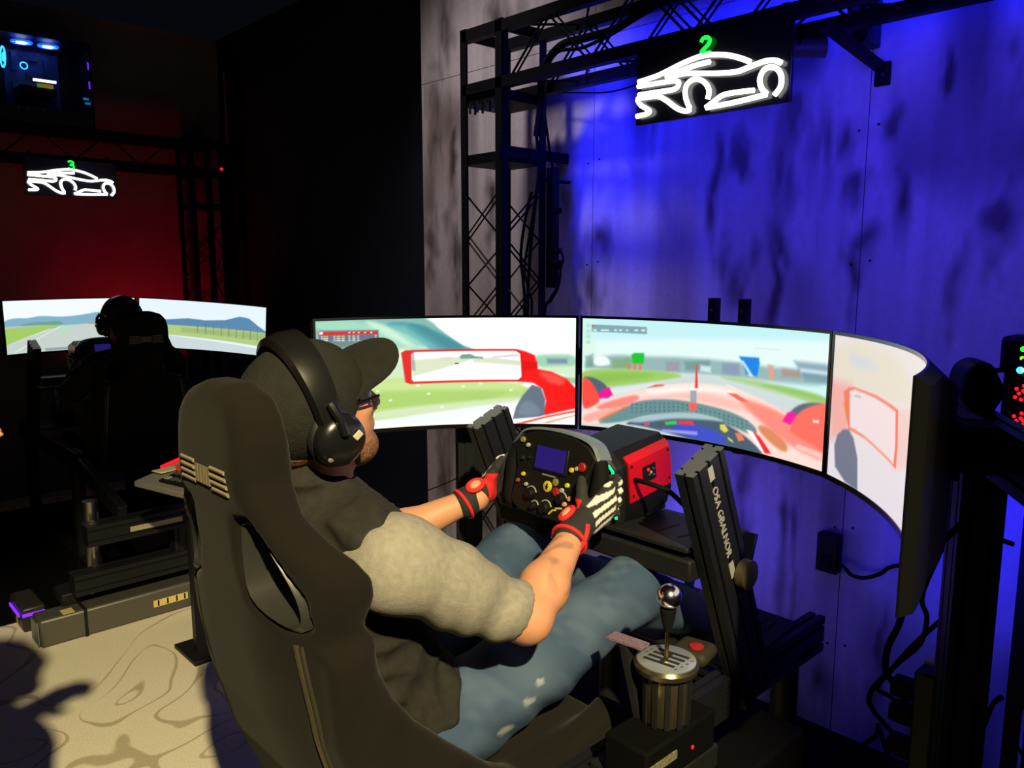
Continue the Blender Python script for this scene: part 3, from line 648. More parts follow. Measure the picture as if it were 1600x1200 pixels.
sheet_ = MB().box2((-5.2, -1.30, 0.0), (-3.12, 0.66, 0.012)).build('dark_floor_sheet', M('sheet_black', (10, 10, 11), 0.95), base=(-4.1, -0.3, 0.0), bevel=0.004)  # second added sheet, keeps the carpet dark below the far rig
tag(sheet_, 'flat black sheet added to darken the carpet under the far rig', 'floor mat')

# ------------------------------------------------------------------ curved monitors
MW, MH, MR = 0.8037, 0.358, 1.00
MTH = math.asin(MW / 2 / MR)
MSAG = MR * (1 - math.cos(MTH))
MZ = 1.408
def paint_screen(items, base, nu, nv, grad=None):
    s, t = np.meshgrid(np.linspace(0, 1, nu), np.linspace(0, 1, nv), indexing='ij')
    s = s.ravel(); t = t.ravel()
    img = np.array(base, float)[None, :] * np.ones((len(s), 3))
    if grad is not None:
        img = img * t[:, None] + np.array(grad, float) * (1 - t[:, None])
    px, py = s * 417, t * 172
    for col, blur, a, poly in items:
        pp = [(u * 0.417, v * 0.172) for u, v in poly]
        if len(pp) > 4 and blur >= 4:
            for _ in range(2):
                pp = [q for i in range(len(pp)) for q in (tuple(0.75 * pp[i][j] + 0.25 * pp[(i + 1) % len(pp)][j] for j in (0, 1)), tuple(0.25 * pp[i][j] + 0.75 * pp[(i + 1) % len(pp)][j] for j in (0, 1)))]
        xs_ = [p[0] for p in pp]; ys_ = [p[1] for p in pp]
        w = max(1.6, blur * 1.25)
        m = (px > min(xs_) - w) & (px < max(xs_) + w) & (py > min(ys_) - w) & (py < max(ys_) + w)
        if not m.any():
            continue
        d = poly_sdf(px[m], py[m], pp)
        k = np.clip(0.5 - d / w, 0, 1); k = k * k * (3 - 2 * k) * a
        img[m] = img[m] * (1 - k[:, None]) + np.array(col, float) * k[:, None]
    img = np.clip(img / 255.0, 0, 1)
    return np.where(img <= 0.04045, img / 12.92, ((img + 0.055) / 1.055) ** 2.4)

def arc(s, off=0.0):
    a = (2 * s - 1) * MTH
    return (MR + off) * math.sin(a), MSAG - MR + (MR + off) * math.cos(a)

def monitor(label, group, T, cols, nu, nv):
    """T: rig matrix placing the chord centre (z = panel centre)"""
    base = T @ Vector((0, MSAG, -MH / 2))
    root = thing('curved_monitor', label, 'monitor', base, group)
    # housing: closed shell, thicker in the middle
    N = 40
    vs_ = []
    z0, z1 = -MH / 2, MH / 2
    for i in range(N + 1):
        s = i / N
        e = max(0.0, 1 - (abs(2 * s - 1) / 0.62) ** 2) ** 0.7
        back = 0.017 + 0.042 * e
        fx, fy = arc(s, -0.002); bx, by = arc(s, back)
        zi = 0.05 * e
        vs_ += [(fx, fy, z0), (fx, fy, z1), (bx, by, z1 - 0.012 - zi), (bx, by, z0 + 0.012 + zi)]
    fs_ = []
    for i in range(N):
        a = i * 4; b = a + 4
        for k in range(4):
            fs_.append((a + k, a + (k + 1) % 4, b + (k + 1) % 4, b + k))
    fs_ += [(3, 2, 1, 0), (N * 4, N * 4 + 1, N * 4 + 2, N * 4 + 3)]
    MB(T).add(vs_, fs_).build('housing', black_plastic, root)
    # bezel strips
    bz = MB(T)
    def strip(za, zb):
        vv = []
        for i in range(N + 1):
            fx, fy = arc(i / N, -0.002); gx, gy = arc(i / N, -0.006)
            vv += [(fx, fy, za), (gx, gy, za), (gx, gy, zb), (fx, fy, zb)]
        ff = [(i * 4 + k, i * 4 + (k + 1) % 4, i * 4 + 4 + (k + 1) % 4, i * 4 + 4 + k) for i in range(N) for k in range(4)]
        ff += [(3, 2, 1, 0), (N * 4, N * 4 + 1, N * 4 + 2, N * 4 + 3)]
        bz.add(vv, ff)
    strip(z1 - 0.008, z1); strip(z0, z0 + 0.013)
    for s0, s1 in ((0, 0.009), (0.991, 1)):
        vv = []
        for s in (s0, s1):
            fx, fy = arc(s, -0.002); gx, gy = arc(s, -0.006)
            vv += [(fx, fy, z0 + .013), (gx, gy, z0 + .013), (gx, gy, z1 - .008), (fx, fy, z1 - .008)]
        bz.add(vv, [(k, (k + 1) % 4, 4 + (k + 1) % 4, 4 + k) for k in range(4)] + [(3, 2, 1, 0), (4, 5, 6, 7)])
    bz.build('bezel', gloss_black, root)
    s = np.linspace(0.009, 0.991, nu); t = np.linspace(z0 + 0.013, z1 - 0.008, nv)
    a = (2 * s - 1) * MTH
    x = (MR - 0.0035) * np.sin(a); y = MSAG - MR + (MR - 0.0035) * np.cos(a)
    P = np.zeros((nu, nv, 3)); P[:, :, 0] = x[:, None]; P[:, :, 1] = y[:, None]; P[:, :, 2] = t[None, :]
    P = P.reshape(-1, 3); Tm = np.array(T)
    P = P @ Tm[:3, :3].T + Tm[:3, 3]
    k = np.arange(nu * nv).reshape(nu, nv)
    ff = np.stack([k[:-1, :-1], k[1:, :-1], k[1:, 1:], k[:-1, 1:]], -1).reshape(-1, 4)
    np_mesh('screen', P, ff, screen_mat, root, True, cols)
    MB(T).box((0, MSAG + 0.065, 0), (0.11, 0.025, 0.11)).build('mount_plate', black_metal, root, 0.003)
    return root

def mon_T(which, rig=Matrix.Identity(4)):
    g = 0.005; h = MW / 2
    if which == 'c': a = 0; o = Vector((0, 0, 0))
    if which == 'r': a = -math.radians(57.5); o = Vector((h + g, -g, 0)) + h * Vector((math.cos(a), math.sin(a), 0))
    if which == 'l': a = math.radians(57.5); o = Vector((-h - g, -g, 0)) - h * Vector((math.cos(a), math.sin(a), 0))
    return rig @ Matrix.Translation(o + Vector((0, 0, MZ))) @ Matrix.Rotation(a, 4, 'Z')

RIG3 = Matrix.Translation((-4.58, -0.348, -0.06)) @ Matrix.Rotation(PI / 2, 4, 'Z')
GM = 'curved monitors around the near driver'
monitor('left curved monitor of the near rig showing a red wing mirror over green grass', GM, mon_T('l'), paint_screen(SCREENS['l'], (248, 252, 248), 380, 160), 380, 160)
monitor('middle curved monitor of the near rig showing a pale red car nose', GM, mon_T('c'), paint_screen(SCREENS['c'], (182, 226, 230), 380, 160, (215, 232, 228)), 380, 160)
monitor('right curved monitor of the near rig, nearly edge on, with a pale picture', GM, mon_T('r'), paint_screen(SCREENS['r'], (214, 206, 200), 240, 110, (214, 206, 212)), 240, 110)
c3 = [((120, 165, 185), 4, 1, [(-10, 640), (100, 680), (180, 655), (280, 700), (420, 660), (520, 665), (640, 700), (720, 740), (800, 690), (1010, 650), (1010, 430), (-10, 430)]),
      ((95, 150, 130), 4, .9, [(120, 540), (220, 580), (330, 570), (410, 590), (460, 530), (420, 500), (130, 510)]),
      ((205, 180, 190), 4, .8, [(-10, 520), (120, 520), (380, 505), (380, 480), (-10, 480)]),
      ((150, 190, 95), 3, 1, [(-10, 490), (450, 500), (300, 400), (-10, 160)]),
      ((150, 185, 110), 3, 1, [(560, 510), (1010, 510), (1010, 420), (700, 470)]),
      ((184, 196, 190), 3, 1, [(-10, 160), (440, 490), (620, 500), (1010, 410), (1010, -10), (-10, -10)]),
      ((225, 230, 225), 2, .9, [(60, 30), (75, 30), (440, 480), (430, 480)]),
      ((170, 205, 180), 6, .7, [(400, 300), (500, 300), (490, 480), (430, 480)]),
      ((225, 225, 220), 2, .8, [(680, 470), (700, 470), (800, 400), (790, 400)]),
      ((205, 130, 110), 3, .8, [(640, 530), (680, 530), (680, 500), (640, 500)]),
      ((120, 140, 140), 2, .8, [(300, 60), (640, 60), (640, 10), (300, 10)])]
r3 = [((215, 228, 236), 5, 1, [(-10, 1010), (1010, 1010), (1010, 500), (-10, 500)]),
      ((86, 128, 165), 3, 1, [(-10, 560), (200, 590), (350, 640), (480, 620), (640, 660), (760, 760), (840, 740), (930, 600), (1010, 500), (1010, 430), (-10, 430)]),
      ((168, 190, 120), 3, 1, [(-10, 480), (1010, 480), (1010, 180), (-10, 300)]),
      ((140, 165, 100), 6, .6, [(300, 440), (1010, 440), (1010, 300), (300, 340)]),
      ((190, 202, 206), 3, 1, [(-10, 300), (400, 220), (1010, 120), (1010, -10), (-10, -10)])]
for i in range(9):
    r3.append(((90, 110, 105), 1.2, .8, [(420 + i * 62, 560), (426 + i * 62, 560), (426 + i * 62, 340 - i * 6), (420 + i * 62, 342 - i * 6)]))
for z in (540, 470, 400):
    r3.append(((110, 135, 130), 1.2, .5, [(400, z), (1000, z - 20), (1000, z - 26), (400, z - 6)]))
G3 = 'curved monitors of the far simulator'
monitor('middle curved monitor of the far rig showing a straight road toward blue hills', G3, mon_T('c', RIG3), paint_screen(c3, (226, 233, 240), 200, 90), 200, 90)
T3R = RIG3 @ Matrix.Translation((MW / 2 + 0.005, -0.005, MZ)) @ Matrix.Rotation(-math.radians(48), 4, 'Z') @ Matrix.Rotation(math.radians(4), 4, 'Y') @ Matrix.Diagonal((1.15, 1, 1, 1)) @ Matrix.Translation((MW / 2, 0, 0))
monitor('right curved monitor of the far rig showing a fence and a blue hill', G3, T3R, paint_screen(r3, (215, 228, 236), 200, 90), 200, 90)

# ------------------------------------------------------------------ racing seat
def seat_fn(X, Y, Z):
    ax = np.abs(X)
    zk = [0.62, 0.72, 0.80, 0.90, 1.00, 1.10, 1.20, 1.30, 1.40, 1.50, 1.60]
    yk = [-1.10, -1.16, -1.205, -1.245, -1.272, -1.288, -1.296, -1.303, -1.308, -1.31, -1.30]
    wz = [0.66, 0.80, 0.95, 1.05, 1.12, 1.18, 1.23, 1.265, 1.295, 1.325, 1.36, 1.41, 1.47, 1.51, 1.54, 1.556]
    wx = [0.225, 0.235, 0.235, 0.225, 0.225, 0.24, 0.258, 0.258, 0.238, 0.195, 0.150, 0.128, 0.128, 0.118, 0.092, 0.04]
    bend = np.interp(Z, [0.7, 1.0, 1.1, 1.25, 1.33, 1.4, 1.55], [2.2, 2.2, 2.0, 2.0, 1.6, 1.2, 1.0])
    yc = np.interp(Z, zk, yk) + bend * np.maximum(ax - 0.07, 0) ** 2
    th = np.interp(Z, [0.7, 1.2, 1.34, 1.42, 1.56], [0.040, 0.040, 0.044, 0.050, 0.040])
    out = poly_sdf(ax, Z, [(-0.3, wz[0])] + list(zip(wx, wz)) + [(-0.3, wz[-1])])
    slab = np.abs(Y - yc) - th
    r = 0.03
    d = np.minimum(np.maximum(out + r, slab + r), 0) + np.sqrt(np.maximum(out + r, 0) ** 2 + np.maximum(slab + r, 0) ** 2) - r
    side = [(-1.29, 1.155), (-1.205, 1.16), (-1.195, 1.105), (-1.168, 1.05), (-1.125, 0.99), (-1.05, 0.915), (-0.95, 0.825), (-0.87, 0.775), (-0.77, 0.772), (-0.68, 0.80), (-0.61, 0.822), (-0.565, 0.79), (-0.58, 0.69), (-1.02, 0.66), (-1.17, 0.74), (-1.24, 0.88), (-1.275, 1.0)]
    sp = poly_sdf(Y, Z, side)
    lat = np.abs(ax - 0.232) - 0.034
    r2 = 0.026
    d2 = np.minimum(np.maximum(sp + r2, lat + r2), 0) + np.sqrt(np.maximum(sp + r2, 0) ** 2 + np.maximum(lat + r2, 0) ** 2) - r2
    d = smin(d, d2, 0.035)
    qx = ax - 0.19; qy = np.abs(Y + 0.87) - 0.26; qz = np.abs(Z - 0.715) - 0.035
    d3 = np.sqrt(np.maximum(qx, 0) ** 2 + np.maximum(qy, 0) ** 2 + np.maximum(qz, 0) ** 2) + np.minimum(np.maximum(qx, np.maximum(qy, qz)), 0) - 0.025
    d = smin(d, d3, 0.03)
    hole = poly_sdf(ax, Z, HOLE) - 0.006
    d = -smin(-d, hole, 0.016)
    return d
HOLE = [(0.084, 1.342), (0.116, 1.350), (0.162, 1.302), (0.200, 1.240), (0.205, 1.192), (0.165, 1.192), (0.102, 1.222), (0.084, 1.275)]
def seat_y(x, z, front=False):
    zz = np.array([[[z]]]); xx = np.array([[[x]]])
    ys = np.linspace(-1.45, -1.0, 600)
    D = seat_fn(np.full((1, 600, 1), x), ys[None, :, None], np.full((1, 600, 1), z))[0, :, 0]
    i = np.argmax(D < 0)
    return ys[i]

def build_seat(label):
    root = thing('racing_seat', label, 'racing seat', (0, -1.0, 0.66), 'bucket racing seats')
    v, f = surface_nets(seat_fn, (-0.31, -1.42, 0.60), (0.31, -0.52, 1.62), 0.0075)
    np_mesh('shell', v, f, suede, root)
    for sgn in (-1, 1):
        pts = []
        for i, (a, b) in enumerate(HOLE):
            pts.append(V(sgn * a, 0, b))
        path = smooth_path(pts + [pts[0]], 3)[:-1]
        mb = MB()
        ring = []
        for off, sc in ((0.006, 1.03), (0.0, 0.93), (0.07, 0.88), (0.076, 1.03)):
            for p in path:
                cx, cz = sgn * 0.142, 1.264
                x = cx + (p.x - cx) * sc; z = cz + (p.z - cz) * sc
                ring.append(V(x, -1.338 + 2.0 * max(abs(x) - 0.07, 0) ** 2 + off, z))
        n = len(path)
        ff = [(j * n + i, j * n + (i + 1) % n, ((j + 1) % 4) * n + (i + 1) % n, ((j + 1) % 4) * n + i) for j in range(4) for i in range(n)]
        mb.add(ring, ff).build('harness_slot_trim', M('slot_plastic', (42, 42, 40), 0.35), root)
        # piping along the back edge of the side bolster
        pp = []
        for z in np.linspace(1.165, 0.72, 16):
            x = float(np.interp(z, [0.7, 0.9, 1.1, 1.2], [0.205, 0.205, 0.198, 0.185]))
            pp.append((sgn * x, seat_y(sgn * x, z) - 0.001, z))
        MB().tube(smooth_path(pp, 2), 0.0055, 8).build('piping', piping_mat, root)
        MB().tube(smooth_path([(p[0] + sgn * 0.011, p[1] + 0.003, p[2]) for p in pp], 2), 0.004, 6).build('piping', M('piping_dark', (44, 41, 33), 0.5), root)
    for sgn in (-1, 1):
        for k in range(4):
            z = 1.424 - k * 0.0115
            mb = MB()
            xsx = np.linspace(0.032, 0.084 + 0.002 * k, 5)
            mb.tube([(sgn * x, seat_y(sgn * x, z) - 0.0005, z) for x in xsx], 0.0036, 6)
            mb.build('logo_stripe', logo_thread, root)
    wm = MB()
    for x0, x1 in ((-0.028, -0.018), (-0.016, -0.006), (-0.004, 0.006), (0.008, 0.016), (0.018, 0.027)):
        wm.box((0.5 * (x0 + x1), seat_y(0, 1.407) - 0.0006, 1.407), (x1 - x0, 0.003, 0.03))
    wm.build('logo_lettering', M('logo_dim', (120, 108, 84), 0.7), root)
    MB().lathe((0.268, -0.98, 0.80), [(0.03, 0.0), (0.03, 0.004), (0.012, 0.007)], 20, Matrix.Rotation(PI / 2, 3, 'Y')).build('side_badge', M('badge_grey', (120, 115, 95), 0.5), root)
    return root

seat2 = build_seat('near black suede bucket seat holding the driver in a cap')
copy_tree(seat2, RIG3, label='far black bucket seat in front of the road picture, small stripes on its headrest')

# ------------------------------------------------------------------ rig frame
def build_frame(label):
    root = thing('sim_rig_frame', label, 'simulator rig', (0, -0.8, 0.0), 'racing simulator frames')
    for s in (-1, 1):
        MB().profile((s * 0.31, -1.12, 0.735), (s * 0.31, 0.20, 0.735), 0.045, 0.10).build('side_rail', profile_mat, root)
        MB().profile((s * 0.335, -0.19, 0.72), (s * 0.335, -0.447, 1.335), 0.12, 0.045, up=(1, 0, 0)).build('upright', profile_mat, root)
        e = MB(); d = (V(s * 0.335, -0.447, 1.335) - V(s * 0.335, -0.19, 0.72)).normalized()
        e.profile(V(s * 0.335, -0.447, 1.335), V(s * 0.335, -0.447, 1.335) + d * 0.0015, 0.12, 0.045, up=(1, 0, 0))
        e.build('upright_end', profile_end, root)
        MB().box((s * 0.25, -0.88, 0.665), (0.012, 0.46, 0.10)).build('seat_bracket', black_metal, root, 0.002)
    for y in (-1.05, -0.75, -0.1):
        MB().profile((-0.29, y, 0.67), (0.29, y, 0.67), 0.08, 0.04).build('cross_member', profile_mat, root)
    MB().bar((-0.31, -0.37, 1.075), (0.31, -0.37, 1.075), 0.12, 0.05).build('wheel_crossbeam', black_metal, root, 0.006)
    dk = MB()
    R = Matrix.Rotation(math.radians(-4), 3, 'X')
    dk.box((0.0, -0.30, 1.112), (0.60, 0.26, 0.012), R)
    dk.build('wheel_deck', black_metal, root, 0.003)
    for x in (0.17, 0.235):
        MB().box((x, -0.32, 1.1195), (0.008, 0.10, 0.002), R).build('deck_slot', M('slot_dark', (8, 8, 9), 0.8), root)
    # pedal plate and pedals
    pp = MB(); R2 = Matrix.Rotation(math.radians(6), 3, 'X')
    pp.box((0.0, -0.115, 0.802), (0.67, 0.30, 0.01), R2)
    plate = pp.build('pedal_plate', black_metal, root, 0.002)
    for x in (0.19, 0.215, 0.24, 0.265, 0.29):
        MB().box((x, -0.05, 0.8145), (0.008, 0.10, 0.003), R2).build('plate_slot', M('slot_dark', (8, 8, 9), 0.8), plate)
        MB().box((x, -0.19, 0.7998), (0.008, 0.08, 0.003), R2).build('plate_slot', M('slot_dark', (8, 8, 9), 0.8), plate)
    for x in (-0.15, 0.0, 0.15):
        p = MB(); p.bar((x, 0.02, 0.78), (x, 0.09, 0.98), 0.02, 0.02)
        p.build('pedal_arm', steel, root)
        MB().box((x, 0.075, 0.965), (0.06, 0.012, 0.09), Matrix.Rotation(math.radians(-18), 3, 'X')).build('pedal_face', M('brushed', (120, 120, 122), 0.35, 0.9), root, 0.003)
    for s in (-1, 1):
        MB().profile((s * 0.30, -1.05, 0.125), (s * 0.30, 0.05, 0.125), 0.08, 0.12).build('base_rail', profile_mat, root)
        MB().cyl((s * 0.30, 0.05, 0.07), (s * 0.30, 0.05, 0.69), 0.035).build('actuator', black_metal, root)
        MB().cyl((s * 0.30, -1.0, 0.18), (s * 0.30, -1.0, 0.69), 0.035).build('actuator', black_metal, root)
        MB().box2((s * 0.30 - 0.08, -0.03, 0.06), (s * 0.30 + 0.08, 0.13, 0.08)).build('foot_plate', black_metal, root, 0.004)
    return root

def add_motion_base(root):
    """long rear crossbeams and actuators of the far rig (floor level z = 0.06 in rig space)"""
    MB().box2((-0.72, -1.86, 0.062), (0.72, -1.72, 0.195)).build('base_beam', M('motion_base', (92, 90, 82), 0.45, 0.4), root, 0.012)
    for s in (-1, 1):
        MB().box2((s * 0.725 - 0.004, -1.85, 0.072), (s * 0.725 + 0.004, -1.73, 0.185)).build('end_cap', profile_end, root, 0.004)
        MB().box2((s * 0.52, -1.863, 0.061), (s * 0.535, -1.717, 0.198)).build('beam_joint', black_metal, root, 0.002)
        MB().box2((s * 0.69 - 0.05, -1.62, 0.062), (s * 0.69 + 0.05, -1.35, 0.18)).build('actuator_housing', M('actuator_body', (52, 50, 46), 0.45, 0.3), root, 0.01)
        MB().box2((s * 0.745 - 0.006, -1.59, 0.135), (s * 0.745, -1.40, 0.150)).build('actuator_light', led_purple, root)
        MB().box2((s * 0.69 - 0.05, -1.6225, 0.14), (s * 0.69 + 0.045, -1.6195, 0.155)).build('actuator_light', led_purple, root)
        MB().box2((s * 0.55 - 0.05, -1.76, 0.195), (s * 0.55 + 0.05, -1.60, 0.255)).build('corner_block', black_metal, root, 0.008)
        MB().cyl((s * 0.42, -1.66, 0.19), (s * 0.42, -1.66, 0.66), 0.035).build('actuator', steel, root)
    MB().profile((-0.56, -1.80, 0.31), (0.56, -1.80, 0.31), 0.10, 0.10).build('rear_crossbeam', profile_mat, root)
    MB().profile((-0.49, -1.80, 0.535), (0.49, -1.80, 0.535), 0.10, 0.10).build('rear_crossbeam', profile_mat, root)
    MB().profile((-0.05, -1.80, 0.36), (-0.05, -1.80, 0.485), 0.08, 0.08, up=(0, 1, 0)).build('rear_post', profile_mat, root)
    for s in (-1, 1):
        MB().profile((s * 0.31, -1.78, 0.60), (s * 0.31, -1.12, 0.73), 0.045, 0.08).build('rear_arm', profile_mat, root)
    MB().box2((-0.30, -1.8521, 0.52), (-0.05, -1.850, 0.545)).build('beam_label', M('label_silver', (150, 145, 120), 0.5), root)
    MB().box2((-0.22, -1.8615, 0.11), (-0.05, -1.860, 0.145)).build('beam_sticker', M('sticker_gold', (215, 195, 120), 0.5), root)
    for x in (-0.2, -0.155, -0.11, -0.07):
        MB().box2((x, -1.8622, 0.113), (x + 0.008, -1.8614, 0.142)).build('sticker_mark', black_plastic, root)
    MB().box2((-0.62, -1.85, 0.1945), (-0.57, -1.79, 0.1962)).build('beam_sticker', M('sticker_gold', (215, 195, 120), 0.5), root)
    for s in (-1, 1):
        MB().profile((s * 0.30, -1.72, 0.125), (s * 0.30, -1.06, 0.125), 0.08, 0.12).build('base_rail', profile_mat, root)
    return root
frame2 = build_frame('near black aluminium simulator frame carrying the seat and wheel deck')
frame3 = copy_tree(frame2, RIG3, label='far black simulator frame on a low motion base over the carpet')
BASE[frame3.name] = BASE[frame2.name].copy()   # extra parts of the far frame are modelled in rig space
add_motion_base(frame3)
for s_ in (-1, 1):
    for y_ in (-1.0, 0.05):
        MB().cyl((s_ * 0.30, y_, 0.0), (s_ * 0.30, y_, 0.064), 0.045, 0.04).build('rubber_foot', rubber, frame2)
# lettering on the right upright (outer face)
up_axis = (V(0.335, -0.447, 1.335) - V(0.335, -0.19, 0.72)).normalized()
fx = V(0.0, -up_axis.z, up_axis.y).normalized()
nrm = V(1, 0, 0)
def face_T(o, xdir, ydir):
    z = xdir.cross(ydir)
    return Matrix(((xdir.x, ydir.x, z.x, o.x), (xdir.y, ydir.y, z.y, o.y), (xdir.z, ydir.z, z.z, o.z), (0, 0, 0, 1)))
oT = V(0.3585, -0.447, 1.335) - up_axis * 0.155
text_mesh('lettering', 'OSA GBALNOR', 0.027, white_print, frame2, face_T(oT, -up_axis, -fx if (-up_axis).cross(-fx).x > 0 else fx))
for a, b in ((0.012, 0.045), (0.265, 0.305)):
    MB().bar(V(0.358, -0.447, 1.335) - up_axis * a, V(0.358, -0.447, 1.335) - up_axis * b, 0.0012, 0.018, up=fx).build('lettering_block', white_print, frame2)
MB().box((-0.20, -0.40, 1.085), (0.26, 0.075, 0.005), Matrix.Rotation(math.radians(20), 3, 'X')).build('lit_deck_plate', M('lit_deck_grey', (170, 176, 182), 0.5), frame3, 0.001)  # added plate, its pale grey paints the wheel deck as lit by the screens
MB().lathe((0.362, -0.30, 1.055), [(0.034, 0), (0.034, 0.02), (0.02, 0.026)], 24, Matrix.Rotation(PI / 2, 3, 'Y') @ Matrix.Rotation(0.0, 3, 'X')).build('bass_shaker', M('shaker_tan', (62, 55, 36), 0.6), frame2)
# warning triangle on the far motion base
tri = [(-0.024, -0.02), (0.024, -0.02), (0, 0.022)]
mt = MB().prism(tri, (-0.7415, -1.50, 0.10), (0, -1, 0), (0, 0, 1), 0.001).build('warning_triangle', yellow_mark, frame3)
MB().box2((-0.7432, -1.503, 0.092), (-0.7425, -1.497, 0.108)).build('warning_symbol', black_plastic, mt)

# ------------------------------------------------------------------ wheel base with red side panels
def build_wheelbase(label):
    root = thing('wheel_base', label, 'wheel base', (0, -0.3, 1.12), 'steering motor units')
    t = math.radians(8)
    T = Matrix.Translation((0.0, -0.325, 1.236)) @ Matrix.Rotation(t, 4, 'X')
    oc = [(-0.098, -0.075), (-0.08, -0.122), (0.08, -0.122), (0.098, -0.075), (0.098, 0.045), (0.07, 0.076), (-0.07, 0.076), (-0.098, 0.045)]
    mb = MB(T); mb.prism([(a * 0.97, b * 0.97) for a, b in oc], (0, 0.115, 0), (1, 0, 0), (0, 0, 1), 0.20); mb.build('body', black_plastic, root, 0.004)
    mb = MB(T); mb.prism([(a * 1.03, b * 1.03) for a, b in oc], (0, -0.075, 0), (1, 0, 0), (0, 0, 1), 0.03); mb.build('front_collar', black_metal, root, 0.006)
    mb = MB(T)
    mb.tube([(a * 1.0, -0.112, b * 1.0) for a, b in oc[3:7]], 0.004, 6)
    mb.build('light_strip', led_teal, root)
    for s in (-1, 1):
        # side panel wraps the lower and upper chamfer
        prof = [(0.0985, -0.056), (0.1, -0.048), (0.1, 0.044), (0.085, 0.060)]
        vv = []
        for y in (-0.055, 0.11):
            vv += [V(s * a, y, b) for a, b in prof] + [V(s * (a - 0.008), y, b - 0.004) for a, b in prof]
        n = 8
        fs_ = [(0, 1, 9, 8), (1, 2, 10, 9), (2, 3, 11, 10), (4, 5, 13, 12), (5, 6, 14, 13), (6, 7, 15, 14), (0, 8, 12, 4), (3, 7, 15, 11)]
        fs_ += [(0, 4, 5, 1), (1, 5, 6, 2), (2, 6, 7, 3), (8, 9, 13, 12), (9, 10, 14, 13), (10, 11, 15, 14)]
        pn = MB(T).add(vv, fs_).build('side_panel', red_panel, root)
        MB(T).box((s * 0.101, 0.02, 0.0), (0.004, 0.05, 0.04)).build('connector_block', black_plastic, pn, 0.001)
        for dy, dz, m in ((0.01, 0.01, led_red), (0.012, -0.005, steel), (0.03, 0.006, steel), (0.03, -0.01, steel), (0.02, 0.0, white_mark)):
            MB(T).lathe((s * 0.103, 0.004 + dy, dz), [(0.004, 0), (0.004, 0.002), (0.002, 0.003)], 8, Matrix.Rotation(s * PI / 2, 3, 'Y')).build('connector', m, pn)
        for y, z in ((-0.045, 0.035), (0.10, 0.035), (-0.045, -0.04), (0.10, -0.04)):
            MB(T).lathe((s * 0.1, y, z), [(0.004, 0), (0.004, 0.0015)], 8, Matrix.Rotation(s * PI / 2, 3, 'Y')).build('panel_screw', M('screw_dark', (60, 20, 24), 0.4, 0.6), pn)
    MB(T).cyl((0, -0.10, 0), (0, -0.185, 0), 0.035, 0.03, 20).build('wheel_shaft', black_metal, root)
    MB(T).box((0, 0.02, -0.128), (0.14, 0.2, 0.016)).build('mounting_foot', black_metal, root, 0.004)
    return root
wbase2 = build_wheelbase('near steering motor with red metal side panels behind the wheel')
copy_tree(wbase2, RIG3, label='far steering motor behind the far driver, mostly hidden by the seat')

# ------------------------------------------------------------------ formula steering wheel
WT = Matrix.Translation((0.008, -0.548, 1.258)) @ Matrix.Rotation(math.radians(-12), 4, 'X') @ Matrix(((1, 0, 0, 0), (0, 0, -1, 0), (0, 1, 0, 0), (0, 0, 0, 1)))
